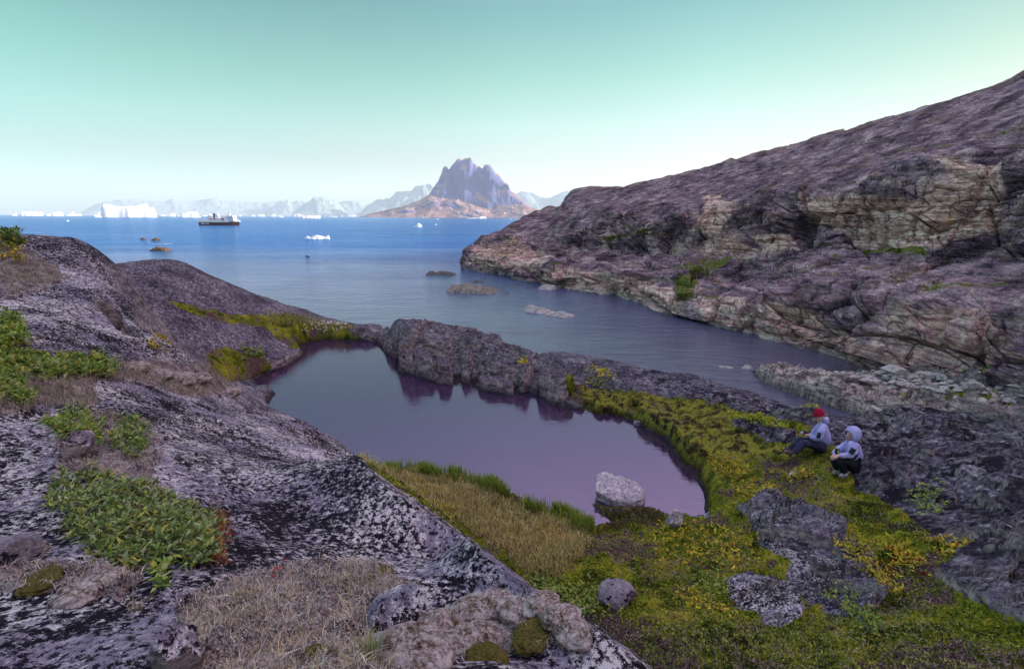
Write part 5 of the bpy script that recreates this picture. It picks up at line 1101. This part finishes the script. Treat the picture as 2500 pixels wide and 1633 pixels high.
# moss cushions along the rim of the slab
t = NT('cushion_moss'); n1 = t.noise(70, 5, .8); n2 = t.noise(16, 6, .75)
c = t.ramp(t.math('ADD', t.math('MULTIPLY', n2, .55), t.math('MULTIPLY', n1, .45)), [(.38, (.03, .018, .02)), (.45, (.14, .10, .06)), (.50, (.32, .26, .25)), (.55, (.48, .43, .41)), (.66, (.70, .66, .60))])
M_cush = t.fin(c, .95, t.bump(n1, .9, .012), .1)
t = NT('olive_moss'); n1 = t.noise(60, 5, .75); M_cusho = t.fin(t.ramp(n1, [(.35, (.03, .03, .012)), (.5, (.10, .09, .02)), (.7, (.22, .15, .06))]), .95, t.bump(n1, .9, .012), .1)
CU = [(1160,1500,.15,0,'pale moss cushion at the upper right of the cushion heap'),(1215,1480,.13,0,'rounded cushion against the slab at the top of the heap'),(1270,1500,.13,0,'cushion with brown flanks near the top right of the heap'),(1320,1480,.11,0,'small cushion at the far rim of the slab'),(1400,1545,.11,0,'rightmost pale cushion hanging over the rim'),(1370,1510,.10,0,'cushion just above the rightmost one'),
 (1240,1560,.12,0,'brown sided cushion in the middle of the heap'),(1170,1560,.14,0,'big grey cushion in the middle of the heap'),(1300,1555,.11,1,'dark olive cushion between the big grey and rightmost cushions'),(1225,1520,.09,1,'dark olive cushion at the heap centre'),(1110,1590,.14,0,'grey cushion at the bottom left of the heap'),(1060,1540,.12,0,'low cushion under the dark lichen rock'),
 (1000,1590,.15,0,'wide pale cushion right of the tall grass tuft'),(1120,1530,.09,1,'small olive moss ball left of the big grey cushion'),(1190,1610,.10,1,'olive cushion at the bottom edge of the heap'),(1030,1630,.12,0,'cushion cut by the bottom edge right of the tall tuft'),
 (100,1420,.10,1,'dark green moss mound by the grey rock at lower left'),(60,1350,.10,0,'brown cushion behind the rounded grey rock'),(250,1420,.09,0,'grey cushion below the left end of the largest willow patch'),(180,1460,.10,0,'low grey cushion at lower left under the moss mound'),(760,1610,.07,1,'small olive moss ball beside the tiny reddish stone'),
 (440,930,.30,0,'pale cushion at the right end of the heath on the left hillside'),(380,920,.26,0,'tan cushion left of the one at the hillside heath end'),(330,900,.22,0,'tan cushion behind the bright willow strip'),(490,925,.22,0,'pale cushion lowest on the hillside toward the pool'),(560,960,.26,0,'cushion on the rounded rock by the pool corner'),
 (690,1455,.07,0,'grey lichen cushion at the upper edge of the dry heath'),(930,1400,.07,1,'dark brown cushion at the right end of the dry heath'),(905,1420,.06,1,'dark brown cushion beside the other at the end of the dry heath')]
for i, (px, py, s, d_, lab) in enumerate(CU):
    v, f = ICO[4]; x, y, z = v.T; v = v*(1+.30*fbm(x*1.5+i, y*1.5, z*1.5, 5, 640+i % 9, .6))[:, None]; v = v*np.array([s*1.05, s*.85, s*(.26 if d_ else .46)])
    p = hit(px, py, .6, 25); o = mesh_np('moss_cushion', v, f, M_cusho if d_ else M_cush); o.location = (p[0], p[1], p[2]+s*.02); o.rotation_euler[2] = i*1.3; tag(o, lab, 'moss cushion', 'moss cushions on the slab')
# ------------------------------------------------------------------ cruise ship
def boxm(x0, x1, y0, y1, z0, z1, bev=0):
    V = np.array([(x, y, z) for x in (x0, x1) for y in (y0, y1) for z in (z0, z1)], float)
    return V, np.array([[0,1,3,2],[4,6,7,5],[0,4,5,1],[2,3,7,6],[0,2,6,4],[1,5,7,3]])
def joinm(L):
    V = []; F_ = []; n = 0
    for v, f in L: V.append(v); F_.append(np.asarray(f)+n); n += len(v)
    return np.concatenate(V), np.concatenate(F_)
def put(name, L, mat, par, loc=None, **k):
    v, f = joinm(L) if isinstance(L, list) else L
    o = mesh_np(name, v, f, mat, par, smooth=False)
    for a, b in k.items(): o[a] = b
    return o
sa_, sb_ = at_z(488, 550.2, 0), at_z(584, 550.6, 0); Ls = np.linalg.norm((sb_-sa_)[:2]); U = Ls/96.0     # metres per pixel
ship = empty('cruise_ship', (sa_[0], sa_[1], 0), math.atan2(*(sb_-sa_)[[1, 0]])); tag(ship, 'cruise ship with black hull and white upper decks steaming right across the bay', 'ship')
M_hull = plain('dark_hull', (.055, .018, .028), .5); M_white = plain('white_paint', (.80, .80, .82), .5); M_boat = plain('orange_boat', (.55, .10, .05), .5); M_fun = plain('blue_funnel', (.10, .16, .28), .5); M_win = plain('dark_glass', (.03, .04, .06), .2)
st_ = [(0, .35), (.02, .75), (.1, .95), (.5, 1), (.78, .97), (.88, .7), (.96, .3), (1.0, .03)]; Bm = 7.5
xs = np.linspace(0, 1, 40); wd = np.interp(xs, *np.array(st_).T); V_ = []; zl = [-2.0, 0.0, 3.0, 6.0]
for j, zz in enumerate(zl):
    rake = -2.5*(3-j)/3*0; 
    for x, w in zip(xs, wd):
        for s in (-1, 1): V_.append(((x*Ls*(1-.00) + (x > .9)*(j-1)*.9*(x-.9)*10 - (x < .05)*(j-1)*.6), s*Bm*w*(.86+.14*j/3), zz*U/.8 + (x > .85)*(j == 3)*1.0))
V_ = np.array(V_); n_ = len(xs)*2; F_ = []
for j in range(3):
    for i in range(len(xs)-1):
        for s in (0, 1): a = j*n_+i*2+s; F_.append([a, a+2, a+2+n_, a+n_])
for i in range(len(xs)-1): a = 3*n_+i*2; F_.append([a, a+2, a+3, a+1])
for j in range(3):
    F_.append([j*n_, j*n_+1, j*n_+n_+1, j*n_+n_]); e_ = (len(xs)-1)*2; F_.append([j*n_+e_, j*n_+e_+1, j*n_+n_+e_+1, j*n_+n_+e_])
put('hull', (V_, np.array(F_)), M_hull, ship)
hz = 6.0*U/.8
put('hull_lettering', [boxm((9+i*1.25+(1.8 if i > 7 else 0))*U, (9.75+i*1.25+(1.8 if i > 7 else 0))*U, -Bm*.99, -Bm*.90, hz*.45, hz*.72) for i in range(14)], M_white, ship)
_n0 = len(bpy.data.objects); _before = set(o.name for o in bpy.data.objects)
put('main_deck', [boxm(2*U, 76*U, -6.6, 6.6, hz, hz+3.1*U), boxm(1*U, 60*U, -6.0, 6.0, hz+3.1*U+.01, hz+5.2*U)], M_white, ship)
dk = put('upper_deck', [boxm(14*U, 70*U, -5.2, 5.2, hz+5.2*U+.02, hz+7.4*U), boxm(26*U, 36*U, -4, 4, hz+7.4*U, hz+9*U), boxm(58*U, 64*U, -4.2, 4.2, hz+7.4*U, hz+12.5*U*.82)], M_white, ship)
br = put('bridge_block', [boxm(70*U, 88*U, -6.4, 6.4, hz+2.2*U, hz+9.6*U), boxm(71*U, 87*U, -7.4, 7.4, hz+9.6*U+.01, hz+11.8*U), boxm(82*U, 92*U, -4.6, 4.6, hz+.6, hz+3.5*U)], M_white, ship)
for z_ in (3.6, 5.8, 8.0, 10.6):
    for i in range(7): put('window', boxm((72+i*2.1)*U, (73.3+i*2.1)*U, -6.45 if z_ < 9 else -7.45, -6.2, hz+z_*U, hz+(z_+.8)*U), M_win, br)
for i in range(26): put('window', boxm((5+i*2.6)*U, (6.1+i*2.6)*U, -6.65, -6.4, hz+1.4*U, hz+2.2*U), M_win, ship)
for i, x in enumerate((31, 41, 51, 59)):
    v, f = ICO[3]; v = v*np.array([3.6*U, 1.5, 1.2*U])+np.array([x*U+2*U, -6.6, hz+6.3*U]); lb = put('lifeboat', (v, f), M_boat if i != 2 else M_white, ship)
    put('cabin', boxm(x*U, (x+4)*U, -7.4, -5.8, hz+6.8*U, hz+7.9*U), M_white, lb)
v, f = boxm(36*U, 41*U, -2.6, 2.6, hz+7.4*U, hz+18.5*U*.88); put('funnel', (v, f), M_fun, ship)
v, f = boxm(42*U, 51*U, -2.8, 2.8, hz+7.4*U, hz+16.5*U*.9); v[(v[:, 0] > 45*U) & (v[:, 2] > hz+9*U), 0] -= 4*U; put('funnel_house', (v, f), M_white, ship)
v, f = boxm(73.5*U, 76.5*U, -1.2, 1.2, hz+11.8*U, hz+19*U*.92); v[v[:, 2] > hz+13*U] = v[v[:, 2] > hz+13*U]*[1, .4, 1]
ms = put('mast', [(v, f), boxm(64*U, 73*U, -.4, .4, hz+13.2*U, hz+14*U), boxm(72*U, 78*U, -1.6, 1.6, hz+16*U, hz+16.5*U)], M_white, ship)
put('stern_crane', [boxm(23*U, 24*U, -2, -1, hz+5.2*U, hz+12*U), boxm(23*U, 31*U, -2, -1, hz+11.2*U, hz+12*U), boxm(27*U, 29.5*U, -2, 1, hz+7.4*U, hz+10*U)], plain('brown_gear', (.20, .09, .06)), ship)
put('bow_bulwark', [boxm(88*U, 97*U, -2.6, -2.2, hz+.5, hz+2.4*U), boxm(88*U, 97*U, 2.2, 2.6, hz+.5, hz+2.4*U), boxm(96.5*U, 98.5*U, -2.4, 2.4, hz+1*U, hz+2.6*U), boxm(95.8*U, 96.6*U, -.4, .4, hz+2*U, hz+6*U)], M_white, ship)
for o in list(bpy.data.objects):       # decks stand a little taller than the hull is deep
    if o.name not in _before and o.type == 'MESH':
        me = o.data; co = np.empty(len(me.vertices)*3, np.float32); me.vertices.foreach_get('co', co); co = co.reshape(-1, 3); co[:, 2] = hz + (co[:, 2]-hz)*1.32
        me.vertices.foreach_set('co', co.ravel()); me.update()
# white houses at the foot of the mountain
Mh = [plain('house_white', (.8, .78, .74)), plain('house_pink', (.6, .36, .30)), plain('house_blue', (.25, .32, .42))]
rh = np.random.default_rng(9); hv, hf = boxm(-6, 6, -4, 4, 0, 7); hv = np.concatenate([hv, [[-6, 0, 11], [6, 0, 11]]]); hf4 = [np.array([[0,1,3,2],[4,6,7,5],[0,4,5,1],[2,3,7,6]]), np.array([[1, 8, 3], [5, 7, 9]]), np.array([[1, 5, 9, 8], [3, 8, 9, 7]])]
hm_ = [mesh_np('house', hv, hf4, m, link=False, smooth=False).data for m in Mh]
for i in range(70):
    px = rh.choice([rh.uniform(1295, 1332), rh.uniform(1190, 1300), rh.uniform(1100, 1190)], p=[.45, .35, .2]); py = rh.uniform(514, 524) if px > 1290 else rh.uniform(516, 525)
    a_ = math.degrees(math.atan2(*(ray(px, py)[[0, 1]]))); ia = int(np.clip(np.searchsorted(aa_, a_), 0, len(aa_)-1)); d_ = ray(px, py); k_ = np.hypot(mx_[ia], my_[ia]); lineh = HC + d_[2]/math.hypot(d_[0], d_[1])*k_
    b_ = np.nonzero(mz_[ia] > lineh)[0]; j = b_[0] if len(b_) else 30
    if not len(b_) or mz_[ia][j] < 2: continue
    o = bpy.data.objects.new('house', hm_[rh.choice(3, p=[.6, .25, .15])]); COL.objects.link(o); o.location = (mx_[ia][j], my_[ia][j], mz_[ia][j]-1); s_ = rh.uniform(1.4, 2.4); o.scale = (s_,)*3; o.rotation_euler[2] = rh.uniform(0, 3)
    kk = 0 if px > 1290 else (1 if px > 1190 else 2); tag(o, ('tiny pale house in the village at the right tip of the heart shaped mountain', 'tiny pale house along the right shore under the heart shaped mountain', 'tiny pale house along the middle shore under the heart shaped mountain')[kk], 'house', ('houses at the right tip under the mountain', 'houses along the right shore under the mountain', 'houses along the middle shore under the mountain')[kk])
# ------------------------------------------------------------------ two people sitting on the rock
def skin(name, verts, edges, radii, mat, root=0, sub=2, parent=None, org=None):
    me = bpy.data.meshes.new(name); me.from_pydata([tuple(np.array(v)-org) for v in verts], edges, []); me.materials.append(mat)
    o = bpy.data.objects.new(name, me); COL.objects.link(o); 
    if parent is not None: o.parent = parent
    m = o.modifiers.new('Skin', 'SKIN'); m.use_smooth_shade = True
    sv = me.skin_vertices[0].data
    for i, r in enumerate(radii): sv[i].radius = (r, r) if not hasattr(r, '__len__') else r; sv[i].use_root = (i == root)
    s = o.modifiers.new('Sub', 'SUBSURF'); s.levels = s.render_levels = sub
    return o
RIGHT = RC @ np.array([1, 0, 0]); 
class Fig:
    def __init__(s, seat_px, ground=None):
        g = hit(*seat_px, 8, 20); s.g = g; q = (g-np.array([0, 0, HC])) @ RC; s.d0 = -q[2]
    def J(s, px, py, dd=0.0): return ray(px, py)*(s.d0+dd) + np.array([0, 0, HC])
def chainset(F_, ch):
    """ch: dict name -> (px,py,dd,radius); edges list"""
    pass
def person(org, J, jac, trou, skinm, boots, label, hood, hatm=None, patch=None):
    V = {k: v[0] for k, v in J.items()}; root = empty('person', org); tag(root, label, 'person', 'people sitting above the cove')
    names = ['pel', 'che', 'nec', 'hea', 'crn', 'lsh', 'lel', 'lwr', 'lpa', 'rsh', 'rel', 'rwr', 'rpa', 'lhi', 'lkn', 'lan', 'lto', 'rhi', 'rkn', 'ran', 'rto']
    ed = [('pel','che'),('che','nec'),('nec','hea'),('hea','crn'),('che','lsh'),('lsh','lel'),('lel','lwr'),('lwr','lpa'),('che','rsh'),('rsh','rel'),('rel','rwr'),('rwr','rpa'),
          ('pel','lhi'),('lhi','lkn'),('lkn','lan'),('lan','lto'),('pel','rhi'),('rhi','rkn'),('rkn','ran'),('ran','rto')]
    rad = dict(pel=.09, che=.08, nec=.055, hea=.088, crn=.075, lsh=.05, lel=.040, lwr=.028, lpa=.035, rsh=.05, rel=.040, rwr=.028, rpa=.035, lhi=.08, lkn=.05, lan=.032, lto=.022, rhi=.08, rkn=.05, ran=.032, rto=.022)
    vs2 = [V[n] for n in names]; es = [(names.index(a), names.index(b)) for a, b in ed]; rs = [rad[n] for n in names]
    # five fingers per hand, bent round what they hold
    for sd__ in ('l', 'r'):
        pa = V[sd__+'pa']; wr = V[sd__+'wr']; d = pa-wr; d /= np.linalg.norm(d); side = np.cross(d, [0, 0, 1]); side /= np.linalg.norm(side); dn = np.cross(side, d)
        dn = dn if dn[2] < 0 else -dn; ip = names.index(sd__+'pa')
        for k, (off, ln) in enumerate([(-.036, .060), (-.012, .072), (.012, .068), (.034, .052)]):
            a = len(vs2); b1 = pa+d*.035+side*off; vs2 += [b1, b1+d*ln*.55+dn*.012, b1+d*ln*.8+dn*.045]; rs += [.010, .0095, .0085]; es += [(ip, a), (a, a+1), (a+1, a+2)]
        a = len(vs2); b1 = pa-side*.045+d*.0; vs2 += [b1, b1+d*.035-side*.012+dn*.02]; rs += [.012, .010]; es += [(ip, a), (a, a+1)]
    skin('body', vs2, es, rs, skinm, 0, 1, root, org)
    # face: turned towards J['face']
    h = V['hea']; fd = J['face'][0]-h; fd /= np.linalg.norm(fd); sdv = np.cross(fd, [0, 0, 1]); sdv /= np.linalg.norm(sdv); upv = np.cross(sdv, fd)
    def blob(name, c, s, mat, sub=3, ax=None):
        v, f = ICO[sub]; B = np.stack([fd, sdv, upv]); o = mesh_np(name, (v*np.array(s))@B + (c-org), f, mat, root); return o
    head_c = h+upv*.03
    blob('head', head_c, (.098, .078, .125), skinm, 4); blob('nose', head_c+fd*.10-upv*.012, (.020, .013, .020), skinm); blob('mouth', head_c+fd*.092-upv*.050, (.008, .024, .006), M_lip)
    for s in (-1, 1):
        blob('eye', head_c+fd*.088+sdv*.030*s+upv*.018, (.010, .012, .008), M_eye); blob('ear', head_c+sdv*.078*s, (.018, .010, .030), skinm)
    # clothing
    jn = ['pel', 'che', 'lsh', 'lel', 'lwr', 'rsh', 'rel', 'rwr', 'col']; V['col'] = V['nec']*.75+V['che']*.25
    je = [('pel','che'),('che','col'),('che','lsh'),('lsh','lel'),('lel','lwr'),('che','rsh'),('rsh','rel'),('rel','rwr')]
    jr = dict(pel=.205, che=.195, lsh=.105, lel=.078, lwr=.050, rsh=.105, rel=.078, rwr=.050, col=.11)
    # extra hem vertex below pelvis keeps the jacket over the hips
    vj = [V[n] for n in jn]; vj[0] = V['pel']+(V['pel']-V['che'])*.28; ej = [(jn.index(a), jn.index(b)) for a, b in je]
    o = skin('jacket', vj, ej, [jr[n] for n in jn], jac, 0, 2, root, org)
    tx = bpy.data.textures.new('folds', 'CLOUDS'); tx.noise_scale = .06; dm_ = o.modifiers.new('Folds', 'DISPLACE'); dm_.texture = tx; dm_.strength = .05; dm_.mid_level = .5
    tn = ['pel', 'lhi', 'lkn', 'lan', 'rhi', 'rkn', 'ran']; te = [('pel','lhi'),('lhi','lkn'),('lkn','lan'),('pel','rhi'),('rhi','rkn'),('rkn','ran')]
    tr_ = dict(pel=.165, lhi=.125, lkn=.092, lan=.072, rhi=.125, rkn=.092, ran=.072)
    o = skin('trousers', [V[n] for n in tn], [(tn.index(a), tn.index(b)) for a, b in te], [tr_[n] for n in tn], trou, 0, 2, root, org)
    dm_ = o.modifiers.new('Folds', 'DISPLACE'); dm_.texture = tx; dm_.strength = .025; dm_.mid_level = .5
    for s in ('l', 'r'):
        a = V[s+'an']; t_ = V[s+'to']; m_ = a*.45+t_*.55; o = skin('boot', [a+[0, 0, .05], a-[0, 0, .015], m_-[0, 0, .02], t_-[0, 0, .015]], [(0, 1), (1, 2), (2, 3)], [.066, .068, (.056, .050), (.050, .042)], boots, 1, 2, root, org)
    if hatm is not None:
        v, f = ICO[4]; v = v.copy(); x, y, z = v.T; keep_ = z > -.25; vv = v*np.array([.120, .104, .165]); vv[:, 2] = np.where(z < -.1, -.018, vv[:, 2]); B = np.stack([fd, sdv, upv]); vv[:, 0] -= .028*np.clip(z, 0, 1)
        o = mesh_np('knit_hat', vv@B+(head_c+upv*.030-fd*.004-org), f, hatm, root)
        o2 = skin('hood', [head_c-fd*.125-upv*.06+sdv*.07, head_c-fd*.155-upv*.05, head_c-fd*.125-upv*.06-sdv*.07, V['nec']-fd*.08], [(0, 1), (1, 2), (1, 3)], [.035, .052, .035, .06], jac, 1, 2, root, org)
    else:
        v, f = ICO[4]; v = v.copy(); x, y, z = v.T; k_ = np.array([.150, .128, .165]); vv = v*k_; c0 = np.array([1, 0, -.28]); c0 = c0/np.linalg.norm(c0); q = v@c0; dmax = .62
        vv = vv - np.maximum(q-dmax, 0)[:, None]*c0*np.array([.15, .15, .15])*1.0
        inn = q > dmax+.05; B = np.stack([fd, sdv, upv]); wv_ = vv@B+(head_c+upv*.020-fd*.035-org)
        ff = f[~inn[f].all(1)]; o = mesh_np('hood', wv_, ff, jac, root); so = o.modifiers.new('Thick', 'SOLIDIFY'); so.thickness = .012
        skin('collar', [V['nec']+sdv*.07, V['nec']+fd*.05, V['nec']-sdv*.07], [(0, 1), (1, 2)], [.06, .055, .06], jac, 1, 2, root, org)
    if patch is not None:
        c, n_, u_, w_, h_ = patch; n_ = n_/np.linalg.norm(n_); u_ = u_-n_*(u_@n_); u_ /= np.linalg.norm(u_); w2 = np.cross(n_, u_)
        g_ = [(a, b) for a in np.linspace(-1, 1, 5) for b in np.linspace(-1, 1, 5)]; V_ = np.array([c+u_*a*h_+w2*b*w_-n_*(.03*b*b) for a, b in g_]+[c+u_*a*h_+w2*b*w_-n_*(.03*b*b+.025) for a, b in g_])-org; Fq = grid_faces(5, 5)
        rim_ = [0,1,2,3,4,9,14,19,24,23,22,21,20,15,10,5]; sf = np.array([[rim_[i], rim_[(i+1) % 16], rim_[(i+1) % 16]+25, rim_[i]+25] for i in range(16)])
        mesh_np('sleeve_patch', V_, np.concatenate([Fq, Fq+25, sf]), M_patch, root)
    return root
def cloth(name, c0, c1, sc=9):
    t = NT(name); n = t.noise(sc, 4, .6); return t.fin(t.mix(t.ramp(n, [(.4, 0), (.6, 1)]), c0, c1), .8, t.bump(n, .5, .02), .2)
M_jac = cloth('lavender_shell_jacket', (.36, .34, .66), (.50, .48, .82)); M_trn = cloth('navy_trousers', (.025, .025, .06), (.05, .05, .10)); M_trb = cloth('black_trousers', (.008, .009, .014), (.02, .022, .03))
M_skin = plain('skin', (.62, .36, .30), .55); M_lip = plain('lips', (.45, .16, .14)); M_eye = plain('eye', (.03, .02, .02), .3); M_hat = cloth('crimson_wool', (.32, .004, .025), (.50, .01, .05), 40); M_patch = plain('dark_patch', (.012, .03, .035), .6)
M_bt1 = cloth('brown_boot', (.05, .03, .035), (.12, .08, .08)); M_bt2 = cloth('grey_boot', (.10, .10, .11), (.45, .44, .48), 14)
A1 = Fig((2016, 1102)); J = A1.J
J1 = dict(pel=(J(2011,1086,.02),), che=(J(2014,1056,.03),), nec=(J(2005,1034,.02),), hea=(J(2000,1020,.02),), crn=(J(2001,1012,.02),), lsh=(J(2011,1044,-.16),), lel=(J(1996,1073,-.24),), lwr=(J(1977,1064,-.10),), lpa=(J(1971,1061,-.06),),
 rsh=(J(1999,1042,.18),), rel=(J(1984,1068,.20),), rwr=(J(1973,1062,.06),), rpa=(J(1968,1059,.02),), lhi=(J(2003,1090,-.08),), lkn=(J(1962,1080,-.12),), lan=(J(1938,1107,-.14),), lto=(J(1915,1100,-.12),), rhi=(J(2003,1088,.12),), rkn=(J(1952,1073,.14),), ran=(J(1928,1100,.10),), rto=(J(1911,1094,.12),), face=(J(1985,1021,.12),))
nrm = -ray(2000, 1060)
person(A1.g, J1, M_jac, M_trn, M_skin, M_bt1, 'person in a crimson knit hat, lavender jacket and navy trousers sitting sideways holding a camera', False, M_hat, (J(1999,1062,-.325), nrm, np.array([.15, 0, 1.]), .040, .062))
A2 = Fig((2090, 1140)); J = A2.J
J2 = dict(pel=(J(2084,1124,.0),), che=(J(2083,1098,.0),), nec=(J(2080,1078,-.03),), hea=(J(2078,1066,-.05),), crn=(J(2080,1058,-.05),), lsh=(J(2087,1089,-.17),), lel=(J(2078,1112,-.27),), lwr=(J(2047,1112,-.27),), lpa=(J(2040,1114,-.26),),
 rsh=(J(2068,1086,.14),), rel=(J(2046,1100,.10),), rwr=(J(2037,1109,-.10),), rpa=(J(2035,1113,-.18),), lhi=(J(2078,1130,-.10),), lkn=(J(2048,1124,-.22),), lan=(J(2064,1156,-.12),), lto=(J(2050,1162,-.22),), rhi=(J(2076,1128,.10),), rkn=(J(2034,1122,.02),), ran=(J(2048,1150,.06),), rto=(J(2033,1153,-.02),), face=(J(2058,1068,-.09),))
person(A2.g, J2, M_jac, M_trb, M_skin, M_bt2, 'person with lavender hood up, black trousers and folded hands sitting lower on the rock', True, None, (J(2081,1101,-.37), nrm, np.array([.45, 0, .9]), .048, .060))
# camera held by the first person
c_ = A1.J(1966, 1057, -.02); ce = empty('camera_in_hands', c_); tag(ce, 'small camera with pale lens held in front of the chest by the hatted person', 'camera')
put('camera_body', [boxm(-.06, .06, -.035, .035, -.035, .035), boxm(-.02, .02, -.03, .03, .035, .055)], plain('camera_black', (.02, .02, .02), .4), ce)
v, f = tube_np([[-.06, 0, 0], [-.115, 0, .005]], [.032, .030], 14); mesh_np('lens', v, f, plain('lens_silver', (.55, .52, .5), .4), ce)
b_ = A2.J(2044, 1101, -.12); bg = empty('binocular_case', b_); tag(bg, 'small dark case with yellow stripe at the lap of the hooded person', 'case')
put('case', [boxm(-.03, .03, -.03, .03, -.05, .05)], M_patch, bg); put('stripe', [boxm(-.012, .012, -.036, -.031, -.035, .035)], plain('yellow_trim', (.7, .6, .05)), bg)
